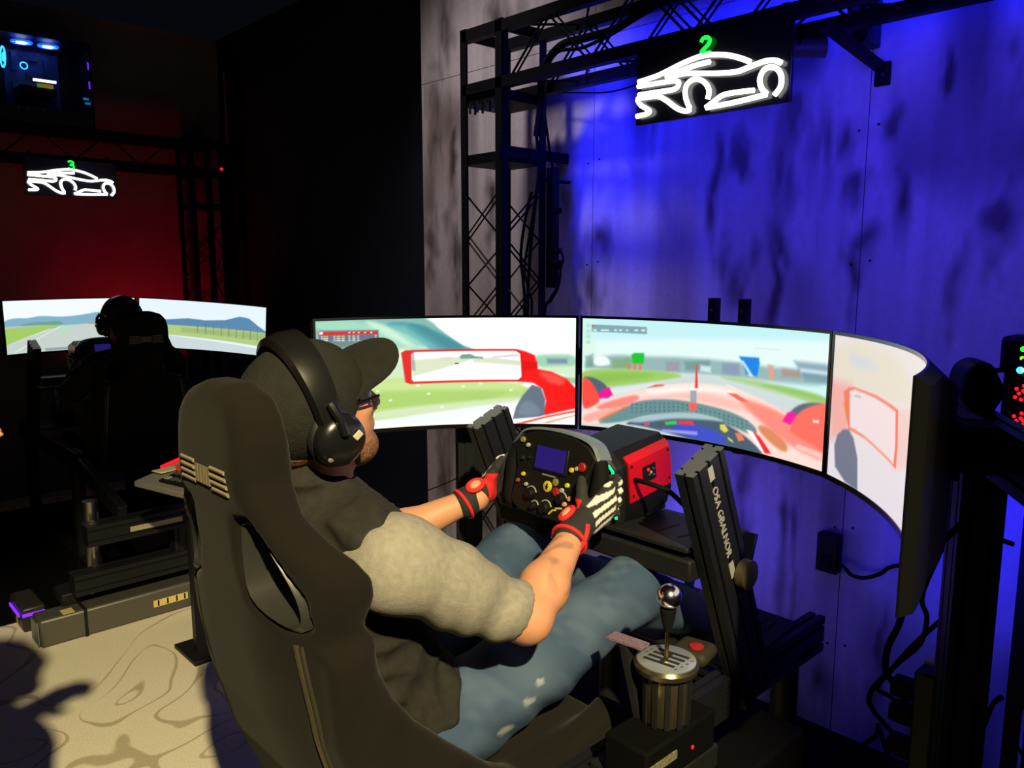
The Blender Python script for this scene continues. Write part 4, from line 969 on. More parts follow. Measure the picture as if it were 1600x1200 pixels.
# wheel local: x right, y up, z toward the driver
def build_wheel(label):
    root = thing('steering_wheel', label, 'steering wheel', WT @ V(0, -0.1, 0), 'formula steering wheels')
    half = [(0.0, 0.098), (0.06, 0.095), (0.105, 0.082), (0.132, 0.058), (0.118, 0.03), (0.108, 0.0), (0.112, -0.045), (0.116, -0.08), (0.09, -0.094), (0.045, -0.1), (0.0, -0.1)]
    poly = half + [(-a, b) for a, b in half[-2:0:-1]]
    MB(WT).prism(poly, (0, 0, -0.012), (1, 0, 0), (0, 1, 0), 0.026).build('face_plate', M('wheel_face', (17, 18, 18), 0.5, noise=(80, .2), spec=0.25), root, 0.004)
    # upper shell: pale blue grey carbon top edge
    ts = MB(WT)
    top = [(-0.135, 0.055), (-0.108, 0.086), (-0.06, 0.0985), (0, 0.102), (0.06, 0.0985), (0.108, 0.086), (0.135, 0.055)]
    tp = smooth_path([(a, b, 0) for a, b in top], 5)
    vv = []
    for p in tp:
        vv += [(p.x, p.y, 0.012), (p.x * 1.015, p.y + 0.006, 0.006), (p.x * 1.015, p.y + 0.006, -0.034), (p.x * 0.97, p.y - 0.006, -0.034)]
    m = len(tp)
    ff = [(i * 4 + k, i * 4 + (k + 1) % 4, i * 4 + 4 + (k + 1) % 4, i * 4 + 4 + k) for i in range(m - 1) for k in range(4)] + [(3, 2, 1, 0), (m * 4 - 4, m * 4 - 3, m * 4 - 2, m * 4 - 1)]
    ts.add(vv, ff).build('upper_shell', M('shell_grey', (95, 105, 118), 0.35), root)
    for s in (-1, 1):
        gp = smooth_path([(s * 0.128, 0.055, -0.004), (s * 0.137, 0.02, -0.004), (s * 0.135, -0.03, -0.004), (s * 0.13, -0.075, -0.004), (s * 0.112, -0.09, -0.004)], 5)
        MB(WT).tube(gp, lambda t: 0.0165 + 0.003 * math.sin(t * PI), 12).build('grip', rubber, root)
        MB(WT).prism([(s * 0.03, 0.05), (s * 0.1, 0.06), (s * 0.12, 0.02), (s * 0.1, -0.01), (s * 0.03, -0.01)][::s], (0, 0, -0.045), (1, 0, 0), (0, 1, 0), 0.004).build('shift_paddle', M('carbon', (24, 24, 26), 0.3), root)
    MB(WT).box((0.0, 0.036, 0.015), (0.105, 0.062, 0.006)).build('display_frame', black_plastic, root, 0.003)
    MB(WT).box((0.0, 0.037, 0.0185), (0.092, 0.052, 0.002)).build('display', M('display_blue', (46, 30, 128), 0.3, emit=0.55), root)
    def knob(x, y, r, h, mat, name='button'):
        return MB(WT).lathe((x, y, 0.0145), [(r, 0), (r, h * 0.7), (r * 0.8, h)], 14).build(name, mat, root)
    em = knob(0.002, -0.026, 0.0130, 0.004, yellow_mark, 'emblem')
    hs = [(0.0, 0.007), (0.003, 0.004), (0.001, 0.002), (0.004, -0.001), (0.002, -0.003), (0.003, -0.007), (0.0, -0.004), (-0.003, -0.007), (-0.002, -0.002), (-0.004, 0.0), (-0.001, 0.003)]
    MB(WT).prism([(a * 1.25 + 0.002, b * 1.25 - 0.026) for a, b in hs[::-1]], (0, 0, 0.0194), (1, 0, 0), (0, 1, 0), -0.0006).build('emblem_figure', black_plastic, em)
    knob(0.030, -0.033, 0.010, 0.005, red_mark, 'rotary_knob'); knob(0.024, -0.012, 0.009, 0.003, M('ochre', (120, 110, 60), .5))
    for x, y, r, mt_ in [(-0.098, 0.068, 0.0085, M('olive_btn', (110, 115, 40), .5)), (-0.078, 0.058, 0.006, white_mark), (-0.08, -0.012, 0.006, yellow_mark), (-0.066, -0.034, 0.0055, white_mark),
                         (0.068, 0.024, 0.007, yellow_mark), (0.083, 0.03, 0.006, white_mark), (0.097, 0.036, 0.0125, red_mark), (0.062, -0.012, 0.0065, M('lime_btn', (170, 190, 40), .5)),
                         (0.048, -0.026, 0.0065, white_mark), (0.075, -0.04, 0.007, orange_mark), (0.062, -0.055, 0.0065, M('pink_btn', (190, 140, 130), .5)), (-0.095, -0.03, 0.006, M('brown_btn', (110, 70, 40), .5)),
                         (-0.068, 0.03, 0.005, black_metal), (-0.09, 0.025, 0.007, black_metal)]:
        knob(x, y, r * 0.85, 0.006, mt_)
    for x, y, r in [(-0.047, -0.052, 0.0135), (0.005, -0.075, 0.0145), (0.05, -0.045, 0.012), (-0.03, -0.078, 0.009)]:
        k = knob(x, y, r, 0.014, black_plastic, 'rotary_knob')
        rp = [(x + (r + 0.003) * math.cos(a), y + (r + 0.003) * math.sin(a), 0.0155) for a in np.linspace(0.3, 4.2, 14)]
        MB(WT).tube(rp, 0.0016, 5).build('dial_scale', white_mark, k)
    for x, y, w, a in [(0.022, -0.082, 0.014, 0.8), (0.032, -0.075, 0.012, 0.3), (-0.04, -0.045, 0.006, -1.0), (0.045, -0.068, 0.02, 0.2)]:
        MB(WT).box((x, y, 0.0152), (w, 0.004, 0.0015), Matrix.Rotation(a, 3, 'Z')).build('dial_mark', yellow_mark, root)
    MB(WT).box((0.0, -0.001, 0.0155), (0.04, 0.004, 0.002)).build('label_strip', M('strip_grey', (110, 110, 100), .5), root)
    return root
wheel2 = build_wheel('near formula style steering wheel with a blue display, gripped in skeleton gloves')
copy_tree(wheel2, RIG3, label='far formula style steering wheel in front of the dark-clothed driver')

# ------------------------------------------------------------------ people
def mirror_pts(pts):
    return [(-p[0], p[1], p[2]) for p in pts]

def head_parts(root, b, HT, sc=1.06, hair=None, capped=False):
    """adds the head to body blob b (head frame HT: x right, y forward, z up)"""
    R = HT.to_3x3()
    def h(x, y, z): return tuple(HT @ V(x * sc, y * sc, z * sc))
    def e(c, r, k=0.02): b.ell(h(*c), [a * sc for a in r], R, k)
    e((0, -0.012, 0.03), (0.074, 0.096, 0.092))
    e((0, 0.035, -0.03), (0.060, 0.066, 0.092))
    e((0, 0.062, -0.098), (0.040, 0.036, 0.026))
    e((0, 0.072, -0.058), (0.032, 0.032, 0.022), 0.012)
    e((0.03, 0.072, -0.016), (0.022, 0.02, 0.02), 0.012); e((-0.03, 0.072, -0.016), (0.022, 0.02, 0.02), 0.012)
    e((0, 0.083, 0.022), (0.045, 0.016, 0.012), 0.015)
    b.cone(h(0, 0.095, 0.008), h(0, 0.116, -0.032), 0.007 * sc, 0.012 * sc, 0.01)
    for s in (-1, 1):
        e((s * 0.012, 0.104, -0.036), (0.009, 0.01, 0.008), 0.006)
        e((s * 0.074, -0.005, -0.012), (0.012, 0.022, 0.034), 0.006)
    e((0, 0.096, -0.064), (0.020, 0.010, 0.005), 0.005); e((0, 0.094, -0.075), (0.018, 0.010, 0.006), 0.005)
    for s in (-1, 1):
        MB().ball(h(s * 0.031, 0.083, 0.004), 0.0125 * sc, 12, 8).build('eye', M('eye_white', (225, 222, 215), 0.3), root)
    # hair at nape and beard
    hb = Blob(0.012)
    if capped:
        hb.ell(h(0, -0.024, 0.025), [0.0745 * sc, 0.085 * sc, 0.085 * sc], R)
    else:
        hb.ell(h(0, -0.030, 0.042), [0.080 * sc, 0.092 * sc, 0.092 * sc], R)
    hb.ell(h(0, -0.045, -0.03), [0.062 * sc, 0.06 * sc, 0.055 * sc], R)
    hb.mesh('hair', hair or hair_mat, root, 0.007)
    bd = Blob(0.014)
    bd.ell(h(0, 0.060, -0.096), [0.047 * sc, 0.044 * sc, 0.036 * sc], R)
    for s in (-1, 1):
        bd.cone(h(s * 0.052, 0.01, -0.05), h(s * 0.036, 0.05, -0.09), 0.012 * sc, 0.02 * sc)
    bd.mesh('beard', hair or hair_mat, root, 0.006)

def build_cap(root, HT, sc=1.06):
    R = HT.to_3x3()
    def fn(X, Y, Z):
        P = np.stack([X, Y, Z], -1)
        Hi = np.array(HT.inverted())
        p = P @ Hi[:3, :3].T + Hi[:3, 3]
        x, y, z = p[..., 0] / sc, p[..., 1] / sc, p[..., 2] / sc
        def ell(r):
            q = np.stack([x / r[0], (y + 0.012) / r[1], (z - 0.022) / r[2]], -1)
            q2 = np.stack([x / r[0] ** 2, (y + 0.012) / r[1] ** 2, (z - 0.022) / r[2] ** 2], -1)
            k0 = np.linalg.norm(q, axis=-1); k1 = np.linalg.norm(q2, axis=-1) + 1e-9
            return k0 * (k0 - 1) / k1
        d = np.maximum(ell((0.0885, 0.112, 0.102)), -ell((0.079, 0.102, 0.0935)))
        low = -0.052 + np.clip(y + 0.02, 0, 1) * 0.75
        return np.maximum(d, low - z)
    c = np.array(HT @ V(0, 0, 0.03))
    v, f = surface_nets(fn, c - 0.17, c + 0.17, 0.0055)
    cp = np_mesh('cap', v, f, M('cap_cloth', (33, 33, 30), 0.95, noise=(50, .15), bump=(300, .3), spec=0.2), root)
    n = 16; m = 8
    vv = []
    for side in (0, 1):
        for i in range(n + 1):
            a = -1 + 2 * i / n
            ang = a * math.radians(62)
            for j in range(m + 1):
                t = j / m
                bx = 0.084 * math.sin(ang); by = 0.092 * math.cos(ang) - 0.01
                ox = 0.086 * math.sin(a * 1.35); oy = 0.078 + 0.098 * max(0.0, math.cos(a * 1.45)) ** 0.75
                x = bx * (1 - t) + ox * t; y = by * (1 - t) + oy * t
                z = 0.026 + 0.016 * t - 2.0 * x * x - (0.004 if side else 0)
                vv.append(HT @ V(x * sc, y * sc, z * sc))
    K = (n + 1) * (m + 1)
    ff = []
    for i in range(n):
        for j in range(m):
            q = i * (m + 1) + j
            ff.append((q, q + 1, q + m + 2, q + m + 1)); ff.append((K + q, K + q + m + 1, K + q + m + 2, K + q + 1))
    for i in range(n):
        q = i * (m + 1) + m; ff.append((q, K + q, K + q + m + 1, q + m + 1))
    for j in range(m):
        ff.append((j, K + j, K + j + 1, j + 1)); q = n * (m + 1) + j; ff.append((q, q + 1, K + q + 1, K + q))
    MB().add(vv, ff).build('cap_brim', MATS['cap_cloth'], root)
    MB().ball(HT @ V(0, -0.012 * sc, 0.135 * sc), (0.008, 0.008, 0.005), 10, 6).build('cap_button', MATS['cap_cloth'], root)

def build_phones(root, HT, sc=1.06):
    hp = M('headphone_shell', (20, 20, 21), 0.28)
    cushion = M('headphone_pad', (18, 18, 19), 0.6)
    pts = []
    for a in np.linspace(-0.12, PI + 0.12, 30):
        pts.append((0.103 * math.cos(a), 0.0, 0.0 + 0.134 * math.sin(a)))
    # flat wide band
    vv = []
    for (x, y, z) in pts:
        nx, nz = x / 0.103, z / 0.134
        l = math.hypot(nx, nz); nx /= l; nz /= l
        w = 0.020 + 0.010 * max(0, nz)
        for dn, dy in ((-0.006, -w), (0.005, -w * 0.8), (0.008, 0), (0.005, w * 0.8), (-0.006, w)):
            vv.append(HT @ V((x + nx * dn) * sc, (y + dy - 0.018) * sc, (z + nz * dn) * sc))
    m = len(pts)
    ff = [(i * 5 + k, i * 5 + (k + 1) % 5, i * 5 + 5 + (k + 1) % 5, i * 5 + 5 + k) for i in range(m - 1) for k in range(5)] + [(4, 3, 2, 1, 0), tuple(range(m * 5 - 5, m * 5))]
    band = MB().add(vv, ff).build('headband', hp, root)
    for s in (-1, 1):
        Rz = HT.to_3x3() @ Matrix.Rotation(s * PI / 2, 3, 'Y')
        cup = MB().lathe(HT @ V(s * 0.088 * sc, -0.012 * sc, -0.018 * sc), [(0.036 * sc, 0), (0.043 * sc, 0.008), (0.044 * sc, 0.016), (0.041 * sc, 0.026), (0.030 * sc, 0.034), (0.012 * sc, 0.037)], 28, Rz).build('ear_cup', hp, root)
        pad = [HT @ V((s * 0.084) * sc, (-0.012 + 0.034 * math.cos(a)) * sc, (-0.018 + 0.040 * math.sin(a)) * sc) for a in np.linspace(0, 2 * PI, 24, endpoint=False)]
        MB().tube(pad, 0.012 * sc, 10, closed=True).build('ear_pad', cushion, root)
        yk = [HT @ V(s * x * sc, y * sc, z * sc) for x, y, z in ((0.108, -0.018, 0.05), (0.122, -0.014, 0.028), (0.125, -0.012, 0.0))]
        MB().tube(yk, 0.008, 8).build('yoke', hp, root)
        Tm = HT @ Matrix.Translation((s * 0.1235 * sc, 0.010 * sc, -0.012 * sc))
        MB(Tm).box((0, 0, 0), (0.003, 0.016, 0.013), Matrix.Rotation(0.5, 3, 'X')).build('ear_cup_badge', M('badge_cream', (190, 180, 150), 0.5), cup, 0.002)
        Tm = HT @ Matrix.Translation((s * 0.116 * sc, -0.040 * sc, -0.036 * sc))
        MB(Tm).ball((0, 0, 0), (0.004, 0.006, 0.006), 10, 6).build('ear_cup_port', M('port_grey', (110, 105, 95), .5), cup)

def glove_colors(s):
    blk = np.array(lin((30, 30, 31))); wht = np.array(lin((205, 202, 196))); red = np.array(lin((205, 28, 28)))
    def fn(v):
        x = v[:, 0] * s; y = v[:, 1]; z = v[:, 2]
        c = np.ones((len(v), 3)) * blk
        wr = np.array([0.158, -0.632, 1.190]); d = np.array([-0.09, 0.24, 0.10]); d /= np.linalg.norm(d)
        ax = (np.stack([x, y, z], 1) - wr) @ d
        # white bone print on the back of the hand
        back = (x > 0.168) & (y > -0.612)
        zz = (z - 1.20) - (y + 0.58) * 0.35
        bone = back & (np.abs(((zz / 0.0185) % 1.0) - 0.5) < 0.27) & (zz > -0.035) & (zz < 0.085)
        knuckle = back & (np.abs(y + 0.528 + 0.35 * (z - 1.23) * 0.2) < 0.007)
        seg = (np.sin(y * 150) > -0.72)
        c[bone & ~knuckle] = wht
        web = (x < 0.155) & (y < -0.585) & (y > -0.625) & (z < 1.245)
        c[web] = red
        return c
    return fn

def build_glove(root, s, grip_dx=0.0):
    """hand closed round the wheel grip; modelled for the right hand, mirrored by s"""
    def m(p): return (s * (p[0] + grip_dx), p[1], p[2])
    b = Blob(0.011)
    W = (0.158, -0.632, 1.190)
    b.cone(m((0.170, -0.662, 1.178)), m((0.162, -0.622, 1.197)), 0.0375, 0.031)
    b.cone(m((0.164, -0.612, 1.205)), m((0.172, -0.548, 1.255)), 0.021, 0.015)
    b.cone(m((0.168, -0.606, 1.198)), m((0.178, -0.545, 1.235)), 0.022, 0.015)
    b.cone(m((0.168, -0.600, 1.190)), m((0.178, -0.548, 1.213)), 0.020, 0.014)
    b.cone(m((0.164, -0.600, 1.185)), m((0.172, -0.556, 1.192)), 0.018, 0.013)
    # four fingers: knuckle -> middle joint -> tip, curling round behind the grip
    for k, (z, L) in enumerate(((1.262, 1.0), (1.240, 1.08), (1.218, 1.0), (1.196, 0.82))):
        dz = 0.006
        pts = [(0.174 - 0.002 * k, -0.55, z), (0.172, -0.55 + 0.036 * L, z + dz), (0.150, -0.548 + 0.056 * L, z + dz), (0.126, -0.548 + 0.050 * L, z + dz * 0.5)]
        rr = [0.0115, 0.0105, 0.0095, 0.0085]
        b.chain([m(p) for p in pts], [r * (0.92 if k == 3 else 1) for r in rr], 0.004)
    # thumb leaves the side of the palm and lies on the front of the grip
    b.chain([m(p) for p in ((0.158, -0.606, 1.212), (0.146, -0.602, 1.240), (0.136, -0.592, 1.262), (0.128, -0.584, 1.278))], [0.017, 0.0135, 0.0115, 0.0095], 0.006)
    g = b.mesh('glove', glove_mat, root, 0.0032, color=glove_colors(s))
    # red cuff with strap
    c0 = V(m((0.172, -0.670, 1.174))); c1 = V(m((0.160, -0.622, 1.197))); d = (c1 - c0).normalized()
    x = d.cross(V(0, 0, 1)).normalized(); y = x.cross(d)
    ring = [c0 + (x * math.cos(a) + y * math.sin(a)) * 0.0375 for a in np.linspace(0, 2 * PI, 26, endpoint=False)]
    MB().tube(ring, 0.0042, 8, closed=True).build('cuff_trim', red_cloth, root)
    # red loop round the opening at the base of the thumb and a strap down the outer wrist
    lc = V(m((0.152, -0.648, 1.214))); n1 = V(-s * 0.35, -0.45, 0.82).normalized(); u1 = n1.cross(d).normalized(); v1 = u1.cross(n1)
    MB().tube([lc + n1 * 0.010 + (u1 * math.cos(a) * 0.015 + v1 * math.sin(a) * 0.020) for a in np.linspace(0, 2 * PI, 20, endpoint=False)], 0.0052, 8, closed=True).build('thumb_loop', red_cloth, root)
    MB().ball(lc + n1 * 0.0135, (0.011, 0.015, 0.006), 14, 8, Matrix((u1, v1, n1)).transposed()).build('skin_opening', skin, root)
    so = [V(m(p_)) for p_ in ((0.196, -0.640, 1.205), (0.205, -0.655, 1.188), (0.206, -0.672, 1.168), (0.198, -0.684, 1.150))]
    MB().tube(smooth_path(so, 4), 0.0055, 8).build('wrist_strap', red_cloth, root)
    return g

def folds(amp, *dirs):
    def fn(X, Y, Z):
        out = np.zeros(X.shape)
        for (a, b_, c, ph) in dirs:
            out = out + np.sin(a * X + b_ * Y + c * Z + ph + 1.7 * np.sin(9 * X - 7 * Z + ph) + 1.1 * np.sin(13 * Y + 5 * Z))
        return amp * out / len(dirs)
    return fn

def seated_driver(label, dark=False, HT=None, coarse=1.0, rigT=None):
    root = thing('person', label, 'person', (0, -0.98, 0.78), 'people')
    if HT is None:
        HT = Matrix.Translation((0.004, -1.160, 1.490)) @ Matrix.Rotation(math.radians(-3), 4, 'Z') @ Matrix.Rotation(math.radians(15), 4, 'X') @ Matrix.Rotation(math.radians(9), 4, 'Y')
    b = Blob(0.03)
    # spine, neck, arms, legs (one continuous body)
    b.chain([(0, -1.00, 0.83), (0, -1.07, 0.98), (0, -1.12, 1.15), (0, -1.14, 1.26)], [0.12, 0.112, 0.118, 0.085])
    b.cone((0, -1.145, 1.30), tuple(HT @ V(0, 0.0, -0.06)), 0.060, 0.056, 0.03)
    arms = {}
    for s in (-1, 1):
        sh = (s * 0.188, -1.120, 1.248); el = (s * 0.252, -0.872, 1.092); wr = (s * 0.162, -0.640, 1.186)
        if s < 0:
            el = (-0.262, -0.885, 1.098)
        arms[s] = (sh, el, wr)
        b.cone((s * 0.05, -1.135, 1.255), sh, 0.062, 0.052)
        b.cone(sh, el, 0.054, 0.042); 
        mid = tuple(el[i] * 0.68 + wr[i] * 0.32 for i in range(3))
        b.chain([el, mid, wr], [0.043, 0.044, 0.026])
        b.cone(wr, (wr[0] + s * 0.004, wr[1] + 0.03, wr[2] + 0.016), 0.026, 0.020)
        hip = (s * 0.095, -0.97, 0.83); kn = (s * 0.145, -0.45, 0.985); an = (s * 0.125, -0.08, 0.80)
        if s < 0: kn = (-0.150, -0.53, 1.02)
        b.chain([hip, kn], [0.082, 0.058]); b.chain([kn, an], [0.056, 0.038]); b.cone(an, (s * 0.125, 0.055, 0.87), 0.035, 0.03)
    head_parts(root, b, HT, hair=M('dark_hair', (22, 19, 17), 0.8) if dark else None, capped=not dark)
    def skin_cols(v):
        base = np.ones((len(v), 3)) * np.array(lin((196, 138, 106)))
        el_, wr2 = np.array(arms[1][1]), np.array(arms[1][2]); ba = wr2 - el_
        tt = (v - el_) @ ba / (ba @ ba); dd = np.linalg.norm(v - el_ - tt[:, None] * ba, axis=1)
        pat = np.sin(75 * v[:, 1] + 60 * v[:, 2] + 4 * np.sin(60 * v[:, 0] + 30 * v[:, 2])) + 0.7 * np.sin(130 * v[:, 2] - 50 * v[:, 1])
        k = np.clip((pat - 0.55) * 2, 0, 1) * (dd < 0.06) * np.clip((tt - 0.12) * 6, 0, 1) * np.clip((0.85 - tt) * 8, 0, 1) * (0.0 if dark else 0.55)
        return base * (1 - k[:, None]) + np.array(lin((112, 92, 80))) * k[:, None]
    b.mesh('body', M('skin_tattooed', (222, 160, 122), 0.55, attr='Col', noise=(25, 0.06)), root, 0.006 * coarse, color=skin_cols)
    # jeans
    j = Blob(0.035)
    j.ell((0, -1.01, 0.84), (0.165, 0.13, 0.115))
    for s in (-1, 1):
        kn = (0.145, -0.435, 0.985) if s > 0 else (-0.150, -0.53, 1.02)
        hip = (s * 0.10, -0.97, 0.835)
        md = tuple((hip[i] + kn[i]) / 2 + (0.004 if i == 2 else 0) for i in range(3))
        j.chain([hip, md, kn], [0.098, 0.090, 0.070]); j.cone(kn, (s * 0.128, -0.11, 0.81), 0.070, 0.058)
    j.fold = folds(0.004, (14, 40, 55, 0.3), (30, -22, 48, 1.9))
    def denim_cols(v):
        base = np.ones((len(v), 3)) * np.array(lin((54, 72, 98)))
        pale = np.array(lin((105, 124, 144)))
        n_ = vnoise(v[:, 0] * 16 + 9, v[:, 1] * 9 + v[:, 2] * 9 + 20, 31) * 0.6 + vnoise(v[:, 0] * 60 + 9, v[:, 1] * 40 + v[:, 2] * 40 + 40, 32) * 0.4
        k = np.clip((n_ - 0.35) * 0.7, 0, 0.28)
        for c_, r_ in (((0.19, -0.80, 0.92), 0.09), ((0.16, -0.62, 1.0), 0.08)):
            k = np.maximum(k, np.clip(1 - np.linalg.norm(v - np.array(c_), axis=1) / r_, 0, 1) * 0.35)
        out = base * (1 - k[:, None]) + pale * k[:, None]
        for c_, r_ in (((0.192, -0.875, 0.845), 0.022), ((0.195, -0.82, 0.885), 0.016), ((0.196, -0.79, 0.915), 0.012)):
            dd = np.abs(v - np.array(c_)) / np.array([0.05, r_, r_ * 0.55])
            r_n = np.linalg.norm(dd, axis=1) + 0.5 * (vnoise(v[:, 1] * 150 + 30, v[:, 2] * 150 + 30, 33) - 0.5)
            m_ = np.clip((1.15 - r_n) * 2.2, 0, 0.85)[:, None]
            out = out * (1 - m_) + np.array(lin((142, 152, 160))) * m_
            m_ = np.clip((0.45 - r_n) * 4, 0, 0.8)[:, None]
            out = out * (1 - m_) + np.array(lin((178, 150, 125))) * m_
        return out
    if dark:
        j.mesh('trousers', M('grey_trousers', (62, 60, 56), 0.9), root, 0.0075 * coarse)
    else:
        j.mesh('jeans', M('denim_worn', (66, 88, 118), 0.92, attr='Col', spec=0.2, bump=(350, 0.12)), root, 0.006, color=denim_cols)
    for s in (-1, 1):
        sb = Blob(0.02); sb.cone((s * 0.126, -0.085, 0.80), (s * 0.126, 0.03, 0.885), 0.045, 0.034); sb.cone((s * 0.126, -0.10, 0.81), (s * 0.126, -0.075, 0.82), 0.044, 0.044)
        sb.mesh('shoe', M('shoe_black', (26, 26, 28), 0.6), root, 0.007 * coarse)
    # shirt body
    t = Blob(0.03)
    t.chain([(0, -1.035, 0.86), (0, -1.075, 1.0), (0, -1.115, 1.15), (0, -1.135, 1.25)], [0.150, 0.145, 0.148, 0.118])
    t.cone((-0.075, -1.13, 1.245), (0.075, -1.13, 1.245), 0.098, 0.098)
    t.cone((-0.145, -1.14, 1.285), (0.145, -1.14, 1.285), 0.062, 0.062)
    t.cone((0, -1.165, 1.29), (0, -1.180, 1.352), 0.080, 0.062)
    t.ell((0, -0.995, 0.895), (0.176, 0.125, 0.105))
    def crease(X, Y, Z):
        a_ = np.sin(46 * Z + 30 * Y + 14 * X + 1.6 * np.sin(21 * Y - 12 * Z + 9 * X))
        b_ = np.sin(38 * Z - 34 * Y + 20 * X + 1.3 * np.sin(17 * Z + 25 * X))
        return 0.009 * (np.abs(a_) - 0.6) + 0.006 * (np.abs(b_) - 0.6)
    t.fold = crease
    t.mesh('shirt_body', cloth_black, root, 0.0075 * coarse)
    for s in (-1, 1):
        sh, el, wr = arms[s]
        q = Blob(0.035)
        en = tuple(sh[i] + (el[i] - sh[i]) * 0.86 for i in range(3))
        q.cone((s * 0.125, -1.128, 1.238), sh, 0.080, 0.076)
        md = tuple((sh[i] + en[i]) / 2 for i in range(3))
        q.chain([sh, md, en], [0.076, 0.070, 0.055])
        if dark:
            q.chain([en, el, wr], [0.06, 0.056, 0.04])
        dv = np.array(el) - np.array(sh); dv /= np.linalg.norm(dv); pn = np.array(sh) + dv * np.linalg.norm(np.array(el) - np.array(sh)) * 0.90
        L_ = np.linalg.norm(np.array(el) - np.array(sh)); s0 = np.array(sh)
        def wr_(X, Y, Z, dv=dv, s0=s0, L_=L_, s=s):
            t_ = ((X - s0[0]) * dv[0] + (Y - s0[1]) * dv[1] + (Z - s0[2]) * dv[2]) / L_
            ph = 30 * t_ + 22 * s * X + 16 * Z + 2.2 * np.sin(17 * Y + 11 * Z)
            return 0.0038 * np.sin(ph) * np.clip((t_ - 0.1) * 1.3, 0, 1) + 0.0035 * np.sin(26 * Z - 19 * Y + 9 * X)
        q.fold = wr_
        q.mesh('sleeve', heather if not dark else cloth_black, root, 0.0065 * coarse,
               cut=None if dark else lambda X, Y, Z, dv=dv, pn=pn: (X - pn[0]) * dv[0] + (Y - pn[1]) * dv[1] + (Z - pn[2]) * dv[2])
    for s in (-1, 1):
        build_glove(root, s)
    build_phones(root, HT)
    return root, HT

driver, HT2 = seated_driver('near driver in a dark cap, black headphones, grey sleeves and jeans')
build_cap(driver, HT2 @ Matrix.Rotation(math.radians(9), 4, 'X'))
# glasses arm and tattoo marks on the right forearm
MB().tube([HT2 @ V(0.082, 0.01, 0.02), HT2 @ V(0.074, 0.075, 0.012), HT2 @ V(0.064, 0.100, 0.006)], 0.0025, 6).build('glasses_arm', gloss_black, driver)
MB().tube([HT2 @ V(x, 0.104 - 6 * x * x, 0.006 - 0.012 * abs(math.sin(x * 45))) for x in np.linspace(-0.062, 0.062, 14)], 0.002, 6).build('glasses_frame', gloss_black, driver)
HT3 = Matrix.Translation((-0.055, -1.14, 1.49)) @ Matrix.Rotation(math.radians(4), 4, 'Z')
d3, _ = seated_driver('far driver in dark clothes seen from behind the far seat, gloved hand on the wheel', dark=True, HT=HT3, coarse=1.35)
d3.matrix_basis = RIG3 @ d3.matrix_basis
BASE[d3.name] = d3.location.copy()

